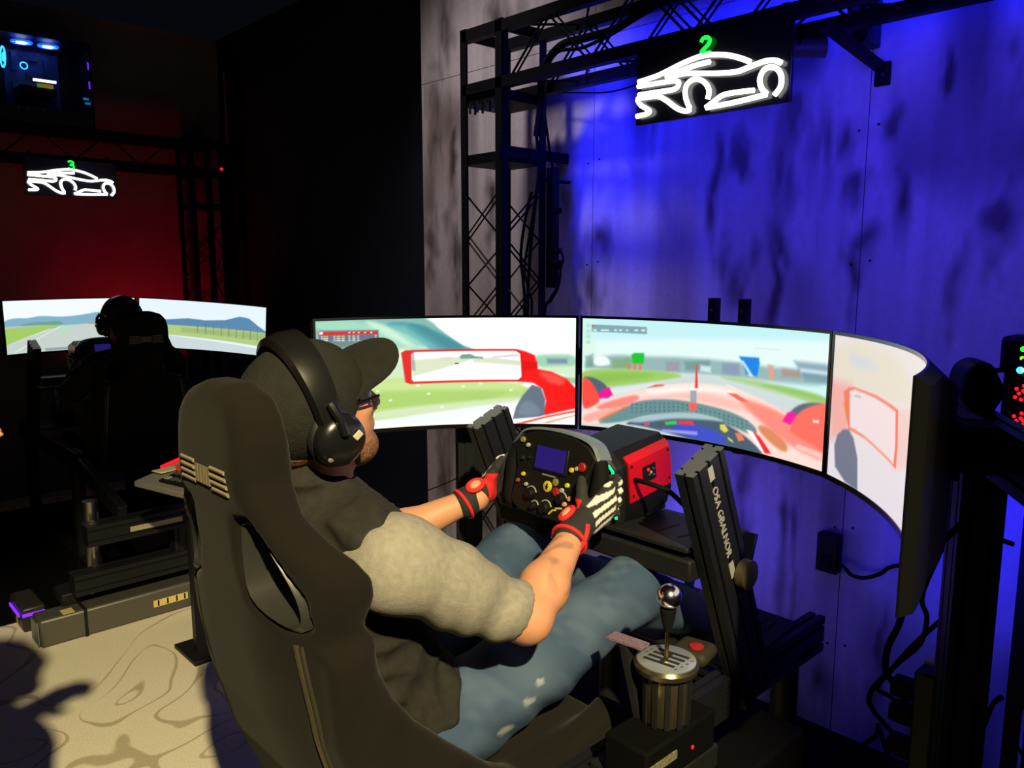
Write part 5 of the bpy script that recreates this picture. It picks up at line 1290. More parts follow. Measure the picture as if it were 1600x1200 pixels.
# bystander just outside the left edge; one hand reaches into the picture and the body shades the carpet
def bystander():
    root = thing('person', 'person standing at the left edge with only raised fingertips in the picture', 'person', (-0.215, -1.84, 0.0), 'people')
    ox, oy = -0.215, -1.84
    def p(x, y, z): return (ox + x, oy + y, z)
    HT = Matrix.Translation(p(0, 0.02, 1.66)) @ Matrix.Rotation(math.radians(20), 4, 'Z')
    b = Blob(0.03)
    b.chain([p(0, 0, 0.98), p(0, 0.01, 1.15), p(0, 0, 1.32), p(0, -0.01, 1.43)], [0.135, 0.125, 0.14, 0.10])
    b.cone(p(0, -0.01, 1.45), tuple(HT @ V(0, -0.02, -0.05)), 0.055, 0.054)
    ra = [p(0.19, 0, 1.42), p(0.23, -0.07, 1.13), p(0.21, -0.05, 0.87)]
    la = [p(-0.19, 0, 1.42), p(-0.25, 0.06, 1.16), p(-0.09, 0.13, 1.405)]
    for a in (ra, la):
        b.cone(p(0, -0.01, 1.41), a[0], 0.08, 0.058)
        b.chain(a, [0.055, 0.042, 0.028])
    for s in (-1, 1):
        b.chain([p(s * 0.1, 0, 0.93), p(s * 0.11, 0.01, 0.5), p(s * 0.11, -0.02, 0.09)], [0.09, 0.058, 0.04])
        b.cone(p(s * 0.11, -0.02, 0.06), p(s * 0.12, 0.15, 0.04), 0.042, 0.035)
    head_parts(root, b, HT)
    # left hand: palm and five fingers, relaxed
    w = np.array(la[2]); 
    def hand(w, d, up, s):
        d = np.array(d, float); d /= np.linalg.norm(d); up = np.array(up, float); up -= d * (up @ d); up /= np.linalg.norm(up)
        sd = np.cross(d, up) * s
        b.cone(w, w + d * 0.075, 0.030, 0.034, 0.02)
        for k, (o, L) in enumerate(((-0.027, 0.072), (-0.009, 0.082), (0.010, 0.076), (0.027, 0.06))):
            k0 = w + d * 0.085 + sd * o
            b.chain([k0, k0 + d * L * 0.5 - up * 0.006, k0 + d * L * 0.85 - up * 0.03], [0.0105, 0.0092, 0.008], 0.006)
        b.chain([w + d * 0.03 - sd * 0.025, w + d * 0.065 - sd * 0.055 - up * 0.01, w + d * 0.095 - sd * 0.06 - up * 0.02], [0.015, 0.012, 0.0095], 0.01)
    hand(np.array(la[2]), (0.35, 0.5, 0.45), (0, -0.5, 0.8), -1)
    hand(np.array(ra[2]), (-0.1, 0.15, -0.9), (1, 0.2, 0.1), 1)
    b.mesh('body', skin, root, 0.008)
    t = Blob(0.035)
    t.chain([p(0, 0, 0.95), p(0, 0.01, 1.15), p(0, 0, 1.32), p(0, -0.01, 1.42)], [0.155, 0.145, 0.155, 0.115])
    for a in (ra, la):
        t.cone(p(0, -0.01, 1.41), a[0], 0.09, 0.075); t.cone(a[0], a[1], 0.072, 0.058)
        md = tuple(a[1][i] * 0.3 + a[2][i] * 0.7 for i in range(3)); t.cone(a[1], md, 0.055, 0.042)
    t.fold = folds(0.004, (18, 26, 46, 0.0))
    t.mesh('hoodie', cloth_black, root, 0.01)
    j = Blob(0.04); j.ell(p(0, 0, 0.95), (0.165, 0.13, 0.12))
    for s in (-1, 1):
        j.chain([p(s * 0.1, 0, 0.92), p(s * 0.11, 0.01, 0.5), p(s * 0.11, -0.02, 0.1)], [0.105, 0.076, 0.062])
    j.mesh('trousers', M('dark_denim', (38, 44, 56), 0.9), root, 0.01)
    for s in (-1, 1):
        sb = Blob(0.02); sb.cone(p(s * 0.11, -0.03, 0.05), p(s * 0.12, 0.16, 0.042), 0.05, 0.042)
        sb.mesh('shoe', MATS['shoe_black'], root, 0.01, cut=lambda X, Y, Z: -Z)
    return root
bystander()

# ------------------------------------------------------------------ monitor stand of the near rig
def build_stand(label):
    root = thing('monitor_stand', label, 'monitor stand', (0, 0.1, 0), 'monitor stands')
    ang = math.radians(57.5)
    for s in (-1, 1):
        d = V(s * math.cos(ang), -math.sin(ang), 0)
        nrm_ = V(s * math.sin(ang), math.cos(ang), 0)
        c = V(s * 0.775, -0.145, 0)
        MB().profile(c + V(0, 0, 0.07), c + V(0, 0, 1.355), 0.08, 0.08, up=d).build('stand_post', profile_mat, root)
        MB().profile(c - d * 0.20 + V(0, 0, 1.41), c + d * 0.455 + V(0, 0, 1.41), 0.05, 0.10).build('side_beam', profile_mat, root)
        MB().profile(c - d * 0.28 + V(0, 0, 0.035), c + d * 0.30 + V(0, 0, 0.035), 0.08, 0.06).build('floor_foot', profile_mat, root)
        m0 = mon_T('r' if s > 0 else 'l') @ V(0, MSAG + 0.085, 0)
        MB().bar(m0, V(*m0[:]) + nrm_ * 0.06, 0.09, 0.09).build('mount_arm', black_metal, root, 0.004)
        MB().bar(c - d * 0.20 + V(0, 0, 1.41), V(s * 0.58, 0.26, 1.41), 0.05, 0.09).build('corner_joint', black_metal, root, 0.004)
    MB().profile((-0.60, 0.27, 1.41), (0.60, 0.27, 1.41), 0.05, 0.09).build('centre_beam', profile_mat, root)
    for x in (-0.068, 0.033):
        b = MB().box2((x - 0.013, 0.205, 1.19), (x + 0.013, 0.235, 1.645)).build('mount_strap', black_metal, root, 0.002)
        for z in (1.61, 1.58, 1.22):
            MB().lathe((x, 0.2052, z), [(0.005, 0), (0.005, 0.002)], 10, Matrix.Rotation(PI / 2, 3, 'X')).build('strap_bolt', steel, b)
    return root
stand2 = build_stand('black profile stand holding the three near monitors')
stand3 = copy_tree(stand2, RIG3 @ Matrix.Translation((0, 0, 0.06)), label='black profile stand behind the far monitors')
for ch in [c for c in stand3.children if c.name.startswith('mount_strap')]:
    for g2 in list(ch.children):
        bpy.data.objects.remove(g2)
    bpy.data.objects.remove(ch)

bx = thing('speaker_pod', 'black rounded pod on top of the right monitor beam', 'speaker', (0.735, -0.085, 1.462))
bl = Blob(0.02); bl.cone((0.715, -0.05, 1.49), (0.760, -0.13, 1.49), 0.036, 0.036); bl.cone((0.715, -0.05, 1.52), (0.755, -0.12, 1.525), 0.034, 0.03)
bl.mesh('pod_shell', black_plastic, bx, 0.006)
MB().cyl((0.70, -0.02, 1.50), (0.685, 0.01, 1.50), 0.024, 0.02).build('pod_knob', rubber, bx)

ld = thing('indicator_light_box', 'tall black box with green, blue and red lights at the right edge', 'light box', (0.72, 0.46, 1.27))
MB().box2((0.648, 0.43, 1.27), (0.80, 0.52, 1.52)).build('case', black_plastic, ld, 0.008)
MB().box2((0.638, 0.42, 1.47), (0.81, 0.525, 1.565)).build('top_hood', black_plastic, ld, 0.012)
for x, z, r, mt_ in [(0.690, 1.535, 0.007, led_green), (0.703, 1.540, 0.005, led_green), (0.690, 1.512, 0.006, M('led_yellow', (170, 220, 40), .4, emit=1.2)), (0.688, 1.482, 0.009, led_cyan), (0.692, 1.483, 0.005, led_white)]:
    MB().ball((x, 0.42 if z > 1.47 else 0.43, z), (r, 0.004, r), 10, 6).build('light', mt_, ld)
for cz in (1.425, 1.355):
    for k in range(14):
        a = k * 2.4; r = 0.0075 * math.sqrt(k)
        MB().ball((0.702 + r * math.cos(a), 0.4295, cz + r * math.sin(a)), (0.0048, 0.003, 0.0048), 8, 5).build('light', led_red, ld)

# ------------------------------------------------------------------ shifter
sh = thing('gear_shifter', 'chrome gear shifter with a ball knob on an H pattern plate beside the seat', 'gear shifter', (0.42, -0.665, 0.79))
sc_ = V(0.42, -0.665, 1.0)
MB().lathe(sc_ + V(0, 0, -0.12), [(0.040, 0), (0.044, 0.005), (0.046, 0.10)], 32).build('can', M('can_metal', (150, 140, 105), 0.25, 0.9), sh)
for k in range(12):
    a = 2 * PI * k / 12 + 0.2
    MB().bar(sc_ + V(0.0455 * math.cos(a), 0.0455 * math.sin(a), -0.118), sc_ + V(0.0475 * math.cos(a), 0.0475 * math.sin(a), -0.022), 0.010, 0.004, up=(math.cos(a), math.sin(a), 0)).build('can_rib', black_metal, sh)
MB().lathe(sc_ + V(0, 0, -0.022), [(0.048, 0), (0.060, 0.006), (0.062, 0.016), (0.058, 0.022)], 36).build('collar', M('collar_metal', (95, 90, 72), 0.3, 0.8), sh)
plate = MB().lathe(sc_, [(0.056, -0.001), (0.056, 0.002), (0.054, 0.0032)], 40).build('gate_plate', M('gate_metal', (190, 200, 208), 0.34, 0.75), sh)
slot = M('slot_dark', (8, 8, 9), 0.8)
for yy in (-0.024, -0.008, 0.008, 0.024):
    MB().box(sc_ + V(0, yy, 0.0036), (0.064, 0.0072, 0.0012), Matrix.Rotation(0.15, 3, 'Z')).build('gate_slot', slot, plate)
MB().box(sc_ + V(0, 0, 0.0037), (0.009, 0.054, 0.0012), Matrix.Rotation(0.15, 3, 'Z')).build('gate_slot', slot, plate)
for t_, px_, py_ in (('1', -0.04, 0.024), ('2', 0.041, 0.024), ('3', -0.041, 0.008), ('4', 0.041, 0.008), ('5', -0.041, -0.008), ('6', 0.041, -0.008), ('R', 0.038, -0.024)):
    text_mesh('gate_mark', t_, 0.009, slot, plate, Matrix.Translation(sc_ + V(px_, py_, 0.0034)) @ Matrix.Rotation(-0.6, 4, 'Z'), 0.0003)
MB().cyl(sc_ + V(0, 0, 0.002), sc_ + V(-0.002, 0.004, 0.055), 0.0042, 0.0042, 12).build('lever', M('brass', (170, 140, 70), 0.25, 1.0), sh)
MB().lathe(sc_ + V(-0.002, 0.004, 0.055), [(0.006, 0), (0.012, 0.02), (0.016, 0.045)], 20).build('lever_sleeve', rubber, sh)
MB().ball(sc_ + V(-0.002, 0.006, 0.124), 0.0242, 32, 20).build('knob', chrome, sh)
MB().box(sc_ + V(0.005, 0.085, -0.012), (0.075, 0.075, 0.03), Matrix.Rotation(0.2, 3, 'Z')).build('rear_housing', M('housing_tan', (40, 36, 25), 0.6, spec=0.2), sh, 0.014, seg=4)
MB().lathe(sc_ + V(0.015, 0.078, 0.0035), [(0.014, 0), (0.014, 0.003), (0.006, 0.004)], 12).build('red_badge', red_mark, sh)
MB().box(sc_ + V(0.0, -0.01, -0.16), (0.10, 0.22, 0.08)).build('lower_box', matte_black, sh, 0.006)
MB().box(sc_ + V(-0.073, -0.025, 0.020), (0.078, 0.032, 0.004), Matrix.Rotation(0.12, 3, 'Z')).build('printed_strip', M('strip_pink', (112, 92, 104), 0.5, noise=(300, 0.5)), sh)
MB().bar(sc_ + V(-0.075, -0.025, 0.017), sc_ + V(-0.04, -0.02, -0.12), 0.04, 0.012).build('strip_bracket', black_metal, sh)
MB().box(sc_ + V(0.052, -0.075, -0.155), (0.003, 0.085, 0.016)).build('side_label', M('label_dim', (110, 105, 80), 0.5, noise=(200, 0.6)), sh)
MB().ball(sc_ + V(0.052, 0.02, -0.165), (0.002, 0.004, 0.004), 8, 6).build('red_light', led_red, sh)
MB().box2((0.33, -0.78, 0.75), (0.47, -0.55, 0.80)).build('mount_bracket', black_metal, sh, 0.004)
# small sub box hung on the rail below
bb = MB().box2((0.34, -0.52, 0.42), (0.46, -0.15, 0.66)).build('computer_box', matte_black, base=(0.40, -0.33, 0.42), bevel=0.01)
tag(bb, 'black box hung low beside the pedals of the near rig', 'computer box')

# ------------------------------------------------------------------ truss with towers
def truss_tower(root, x0, y0, z1, rings, braces):
    s = 0.23
    ps = [(x0, y0), (x0 + s, y0), (x0 + s, y0 + s), (x0, y0 + s)]
    for i, (x, y) in enumerate(ps):
        ox = 0.04 if i in (0, 3) else -0.04; oy = 0.04 if i < 2 else -0.04
        bx_, by_ = x - ox / 2, y - oy / 2
        t = 0.005 * (1 if ox > 0 else -1); u = 0.005 * (1 if oy > 0 else -1)
        poly = [(0, 0), (ox, 0), (ox, u), (t, u), (t, oy), (0, oy)]
        MB().prism(poly, (bx_, by_, 0.0), (1, 0, 0), (0, 1, 0), z1 * (1)).build('tower_post', truss_paint, root)
    for z in rings:
        for i in range(4):
            a = ps[i]; b = ps[(i + 1) % 4]
            MB().bar((a[0], a[1], z), (b[0], b[1], z), 0.012, 0.045).build('tower_rail', truss_paint, root)
    for z in rings[:2]:
        MB().box((x0 + s / 2, y0 + s / 2, z - 0.02), (s + 0.03, s + 0.03, 0.006)).build('joint_plate', truss_paint, root)
    zz = braces[0]; k = 0
    while zz < braces[1]:
        for i in range(4):
            a = ps[i]; b = ps[(i + 1) % 4]
            if k % 2: a, b = b, a
            for dz in ((0, 0.028) if i < 2 else (0,)):
                MB().cyl((a[0], a[1], zz + dz), (b[0], b[1], zz + 0.20 + dz), 0.0042, n=6).build('tower_brace', truss_paint, root)
        zz += 0.20; k += 1
    return ps

tr = thing('truss_frame', 'black lattice truss with towers in front of the blue wall', 'truss', (-1.45, 0.645, 0))
truss_tower(tr, -1.57, 0.53, 2.76, [2.46, 2.205, 2.74], (0.25, 2.0))
truss_tower(tr, 0.72, 0.55, 2.76, [2.46, 2.205, 2.74], (0.25, 2.0))
for y in (0.53, 0.76):
    for z in (2.505, 2.73):
        MB().bar((-1.58, y, z), (1.0, y, z), 0.04, 0.045).build('chord', truss_paint, tr)
n = 9
for i in range(n):
    xa = -1.30 + i * 0.225; xb = xa + 0.225
    for y in (0.53, 0.76):
        p, q = ((xa, y, 2.505), (xb, y, 2.73)) if i % 2 == 0 else ((xa, y, 2.73), (xb, y, 2.505))
        MB().cyl(p, q, 0.0055, n=6).build('brace', truss_paint, tr)
        MB().cyl((p[0] + 0.03, p[1], p[2]), (q[0] + 0.03, q[1], q[2]), 0.0045, n=6).build('brace', truss_paint, tr)
    for z in (2.505, 2.73):
        p, q = ((xa, 0.53, z), (xb, 0.76, z)) if i % 2 == 0 else ((xa, 0.76, z), (xb, 0.53, z))
        MB().cyl(p, q, 0.0055, n=6).build('brace', truss_paint, tr)
MB().bar((-1.325, 0.50, 2.225), (-1.325, 0.928, 2.225), 0.012, 0.045).build('wall_tie', truss_paint, tr)
MB().cyl((-1.31, 0.76, 2.118), (-1.31, 0.925, 2.118), 0.008).build('wall_tie', truss_paint, tr)
for i in range(4):
    for j in range(2):
        MB().cyl((-1.53 + i * 0.05, 0.515 + j * 0.03, 2.40), (-1.53 + i * 0.05, 0.515 + j * 0.03, 2.445), 0.006, n=8).build('joint_bolt', steel, tr)
for z in np.arange(1.55, 2.75, 0.12):
    MB().cyl((-1.573, 0.5095, z), (-1.573, 0.507, z), 0.004, n=8).build('post_bolt', steel, tr)
    MB().cyl((-1.327, 0.5095, z + .03), (-1.327, 0.507, z + .03), 0.004, n=8).build('post_bolt', steel, tr)

wbk = thing('wall_bracket', 'black steel arm bracing the truss to the blue wall', 'bracket', (0.07, 0.92, 2.37))
MB().bar((0.045, 0.58, 2.465), (0.085, 0.915, 2.385), 0.028, 0.028).build('arm', truss_paint, wbk)
pl_ = MB().box((0.09, 0.922, 2.365), (0.05, 0.014, 0.075)).build('plate', truss_paint, wbk, 0.002)
MB().lathe((0.095, 0.9148, 2.36), [(0.006, 0), (0.006, 0.003)], 10, Matrix.Rotation(PI / 2, 3, 'X')).build('bolt', steel, pl_)

spk = thing('wall_speaker', 'small dark box speaker on the blue wall behind the truss', 'speaker', (0.03, 0.9, 2.45))
MB().box2((-0.015, 0.86, 2.45), (0.075, 0.928, 2.60)).build('case', M('speaker_case', (40, 40, 60), 0.6), spk, 0.005)
MB().lathe((0.03, 0.859, 2.49), [(0.03, 0), (0.028, -0.004), (0.012, -0.012), (0.008, -0.008)], 20, Matrix.Rotation(-PI / 2, 3, 'X')).build('cone', rubber, spk)

par = thing('stage_light', 'small grey stage lamp hanging under the truss beside the neon sign', 'stage light', (-0.09, 0.76, 2.45))
MB().cyl((-0.16, 0.72, 2.455), (-0.05, 0.80, 2.455), 0.028, 0.034, 20).build('can', M('lamp_grey', (70, 68, 74), 0.5), par)
MB().tube([(-0.105, 0.725, 2.46), (-0.105, 0.735, 2.495), (-0.105, 0.765, 2.50), (-0.10, 0.80, 2.495), (-0.10, 0.80, 2.46)], 0.005, 6).build('yoke', truss_paint, par)

ps_ = thing('power_strip', 'long black power strip fixed upright to the truss tower', 'power strip', (-1.29, 0.795, 1.64))
MB().box2((-1.325, 0.785, 1.64), (-1.275, 0.825, 2.175)).build('body', black_plastic, ps_, 0.006)
for z in np.arange(1.70, 2.15, 0.07):
    MB().box((-1.30, 0.783, z), (0.03, 0.005, 0.035)).build('socket', rubber, ps_)
for z in (1.752, 1.807, 1.985):
    MB().box((-1.265, 0.80, z), (0.03, 0.03, 0.025)).build('plug', rubber, ps_, 0.003)

# ------------------------------------------------------------------ neon signs
def neon_sign(label, number, T, group='neon car signs'):
    root = thing('neon_sign', label, 'neon sign', T @ V(0, 0, -0.125), group)
    MB(T).box((0, 0.012, 0), (0.585, 0.014, 0.252)).build('backing_board', gloss_black, root, 0.003)
    for l in CAR:
        MB(T).tube(smooth_path([(a, -0.008, b) for a, b in l], 6), 0.0082, 8).build('neon_tube', neon_white, root)
    MB(T).tube(smooth_path([(a, -0.008, b) for a, b in number], 6), 0.0062, 8).build('number', neon_green, root)
    for x in (-0.25, 0.25):
        MB(T).bar((x, 0.03, 0.10), (x, 0.03, 0.17), 0.02, 0.006, up=(0, 1, 0)).build('hanger', truss_paint, root)
    return root
neon_sign('large white neon car outline with a green 2 hung from the truss', TWO, Matrix.Translation((-0.287, 0.47, 2.356)))
THREE = [(-0.020, 0.110), (-0.006, 0.115), (0.010, 0.110), (0.010, 0.097), (-0.006, 0.090), (0.012, 0.083), (0.012, 0.068), (-0.006, 0.063), (-0.021, 0.068)]
neon_sign('small far white neon car outline with a green 3 over the far rig', THREE, Matrix.Translation((-5.03, -0.165, 2.345)) @ Matrix.Rotation(PI / 2, 4, 'Z'))

# ------------------------------------------------------------------ truss of the far rig
t3 = thing('truss_frame', 'dark truss above the far rig in front of the red wall', 'truss', (-5.2, 0.8, 0))
truss_tower(t3, -5.33, 0.70, 2.72, [2.46, 2.205, 2.69], (0.25, 2.0))
for x in (-5.10, -5.33):
    for z in (2.475, 2.68):
        MB().bar((x, -1.9, z), (x, 0.94, z), 0.05, 0.05).build('chord', truss_paint, t3)
for i in range(11):
    ya = -1.7 + i * 0.225
    p, q = ((-5.10, ya, 2.475), (-5.10, ya + 0.225, 2.68)) if i % 2 else ((-5.10, ya, 2.68), (-5.10, ya + 0.225, 2.475))
    MB().cyl(p, q, 0.0055, n=6).build('brace', truss_paint, t3)
for y in (-1.88, -1.65):
    for x in (-5.10, -5.33):
        MB().bar((x, y, 0), (x, y, 2.72), 0.04, 0.04, up=(0, 1, 0)).build('tower_post', truss_paint, t3)
MB().cyl((-5.09, 1.0, 2.70), (-5.09, 1.0, 3.25), 0.006).build('lit_edge_rod', M('lit_edge_pink', (120, 100, 110), .5), t3)  # added thin rod, its pinkish colour paints the lit edge of a pole
MB().ball((-5.075, 0.935, 2.50), (0.012, 0.012, 0.012), 10, 6).build('red_lamp', led_red, t3)

# ------------------------------------------------------------------ gaming computer on the far truss
pc = thing('computer_tower', 'computer with blue lit fans behind glass on top of the far truss', 'computer', (-5.2, -0.27, 2.706))
X0, X1, Y0, Y1, Z0, Z1 = -5.36, -5.06, -0.58, 0.02, 2.706, 3.28
mb = MB()
mb.box2((X0, Y0, Z0), (X0 + 0.01, Y1, Z1)); mb.box2((X0, Y0, Z0), (X1, Y1, Z0 + 0.10)); mb.box2((X0, Y0, Z1 - 0.012), (X1, Y1, Z1)); mb.box2((X0, Y0, Z0), (X1, Y0 + 0.012, Z1)); mb.box2((X0, Y1 - 0.012, Z0), (X1, Y1, Z1))
mb.build('case', M('case_black', (18, 18, 22), 0.45), pc)
def ring(c, r, mt_, name, ax='Z', tr_=0.006):
    pts = []
    for a in np.linspace(0, 2 * PI, 26, endpoint=False):
        if ax == 'Z': pts.append((c[0] + r * math.cos(a), c[1] + r * math.sin(a), c[2]))
        elif ax == 'Y': pts.append((c[0] + r * math.cos(a), c[1], c[2] + r * math.sin(a)))
        else: pts.append((c[0], c[1] + r * math.cos(a), c[2] + r * math.sin(a)))
    return MB().tube(pts, tr_, 6, closed=True).build(name, mt_, pc)
for y in (-0.37, -0.21):
    f_ = ring((-5.19, y, 3.245), 0.062, led_blue, 'fan_ring'); 
    MB().lathe((-5.19, y, 3.238), [(0.034, 0), (0.034, 0.006)], 16).build('fan_hub', led_white, f_)
    for k in range(7):
        a = 2 * PI * k / 7
        MB().box((-5.19 + 0.045 * math.cos(a), y + 0.045 * math.sin(a), 3.243), (0.035, 0.012, 0.003), Matrix.Rotation(a, 3, 'Z')).build('fan_blade', led_cyan, f_)
f_ = ring((-5.19, -0.49, 3.13), 0.066, led_cyan, 'fan_ring', 'Y'); MB().cyl((-5.19, -0.49, 3.13), (-5.19, -0.483, 3.13), 0.03).build('fan_hub', led_cyan, f_)
board = MB().box2((-5.345, -0.46, 2.83), (-5.335, -0.12, 3.22)).build('motherboard', M('board', (40, 60, 130), 0.5, noise=(60, .5)), pc)
for y, z, w, h in [(-0.40, 3.14, 0.03, 0.12), (-0.30, 3.17, 0.10, 0.03), (-0.20, 3.12, 0.03, 0.13), (-0.27, 3.06, 0.12, 0.02), (-0.40, 2.98, 0.04, 0.05), (-0.18, 2.95, 0.05, 0.03)]:
    MB().box2((-5.335, y - w / 2, z - h / 2), (-5.31, y + w / 2, z + h / 2)).build('heatsink', M('heatsink', (50, 70, 130), 0.4, 0.5), board)
ring((-5.27, -0.35, 3.11), 0.022, led_cyan, 'pump_ring', 'X', 0.004)
gp = MB().box2((-5.32, -0.42, 2.90), (-5.10, -0.20, 2.955)).build('graphics_card', M('gpu', (60, 62, 40), 0.5), pc, 0.004)
MB().box2((-5.11, -0.34, 2.985), (-5.095, -0.20, 3.0)).build('light_bar', led_white, pc)
MB().box2((-5.101, -0.32, 2.945), (-5.098, -0.22, 2.972)).build('card_glow', M('led_lime', (150, 190, 40), .4, emit=0.5), gp)
MB().box2((-5.10, -0.27, 2.955), (-5.0975, -0.225, 2.968)).build('card_glow', M('led_orange', (240, 90, 30), .4, emit=0.9), gp)
for z in (3.13, 3.0): MB().box2((-5.075, 0.0, z - 0.025), (-5.068, 0.008, z + 0.025)).build('front_light', led_purple, pc)
for y, z in ((-0.01, 2.875), (-0.02, 2.905)): MB().box2((-5.085, y - 0.02, z - 0.008), (-5.08, y + 0.015, z + 0.008)).build('front_light', M('led_teal_blue', (30, 130, 200), .4, emit=0.8), pc)
gl = bpy.data.materials.new('smoked_glass'); gl.use_nodes = True
g_ = gl.node_tree.nodes['Principled BSDF']; g_.inputs['Base Color'].default_value = (0.55, 0.58, 0.65, 1); g_.inputs['Transmission Weight'].default_value = 1.0; g_.inputs['Roughness'].default_value = 0.02; g_.inputs['IOR'].default_value = 1.05
MB().box2((X1 - 0.004, Y0 + 0.012, Z0 + 0.10), (X1, Y1 - 0.012, Z1 - 0.012)).build('glass_panel', gl, pc, smooth=False)
for y in (-0.45, -0.40, -0.30, -0.20, -0.10, 0.0): MB().ball((X1 + 0.001, y, 2.79 - 0.03 * (y > -0.15)), (0.003, 0.005, 0.005), 8, 5).build('case_screw', steel, pc)

# ------------------------------------------------------------------ control tray beside the far rig
tray = thing('control_tray', 'slanted silver tray of keys with a red lit edge between the rigs', 'control panel', (-2.2, -0.62, 0.80))
TA, TB_, TC_, TD = V(-2.239, -0.768, 0.835), V(-1.80, -0.655, 0.835), V(-1.95, -0.30, 0.86), V(-2.41, -0.477, 0.86)
mb = MB(); dn = V(0, 0, -0.025)
mb.add([TA, TB_, TC_, TD, TA + dn, TB_ + dn, TC_ + dn, TD + dn], [(0, 1, 2, 3), (7, 6, 5, 4), (0, 4, 5, 1), (1, 5, 6, 2), (2, 6, 7, 3), (3, 7, 4, 0)])
mb.build('tray', M('tray_metal', (150, 148, 142), 0.45, 0.5), tray, 0.004)
def tp(a, b, z=0.003): return TA + (TB_ - TA) * a + (TD - TA) * b + V(0, 0, z)
MB().add([tp(.28, .12), tp(.95, .12), tp(.95, .85), tp(.28, .85), tp(.28, .12, .010), tp(.95, .12, .010), tp(.95, .85, .010), tp(.28, .85, .010)], [(4, 5, 6, 7), (0, 1, 5, 4), (1, 2, 6, 5), (2, 3, 7, 6), (3, 0, 4, 7)]).build('key_panel', black_plastic, tray)
for i in range(7):
    for j in range(4):
        MB().box(tp(.34 + i * .09, .22 + j * .18, .013), (0.024, 0.024, 0.008), Matrix.Rotation(0.28, 3, 'Z')).build('key', M('key_grey', (70, 74, 78), .4) if (i + j) % 3 else M('key_light', (130, 135, 135), .4), tray)
MB().bar(tp(0.0, 0.5, .008), tp(0.0, 1.0, .008), 0.012, 0.010).build('light_edge', led_red, tray)
MB().box(tp(.30, .50, .018), (0.035, 0.03, 0.014)).build('red_button', M('button_red', (230, 40, 30), .4, emit=0.35), tray, 0.003)
MB().box(tp(.12, .45, .008), (0.07, 0.10, 0.006), Matrix.Rotation(0.28, 3, 'Z')).build('cream_keypad', M('cream_pad', (190, 185, 150), .5), tray, 0.003)
MB().bar((-2.2, -0.55, 0.81), (-2.2, -0.55, 0.02), 0.04, 0.04, up=(0, 1, 0)).build('stand_post', profile_mat, tray)
MB().box2((-2.32, -0.62, 0.0), (-2.08, -0.48, 0.02)).build('stand_foot', black_metal, tray, 0.003)

# ------------------------------------------------------------------ wall outlet, power bar, cables
ob = thing('power_adapter', 'black power adapter plugged into the blue wall below the monitors', 'power adapter', (0.02, 0.92, 0.63))
MB().box2((-0.025, 0.885, 0.63), (0.055, 0.929, 0.775)).build('body', black_plastic, ob, 0.006)
MB().box2((-0.005, 0.881, 0.65), (0.035, 0.886, 0.70)).build('label_recess', rubber, ob, 0.002)

pb = thing('power_bar', 'black power bar with plugs fixed low on the right monitor stand', 'power strip', (0.70, 0.0, 0.35))
MB().box2((0.665, -0.085, 0.35), (0.715, -0.03, 0.86)).build('body', black_plastic, pb, 0.006)
for z in (0.42, 0.50, 0.58, 0.66, 0.74, 0.80):
    MB().box((0.64, -0.06, z), (0.05, 0.045, 0.04)).build('plug', rubber, pb, 0.006)
wp_ = MB().box((0.655, 0.06, 0.80), (0.03, 0.03, 0.06)).build('wall_plug', M('cream_plug', (170, 165, 150), .5), pb, 0.004)

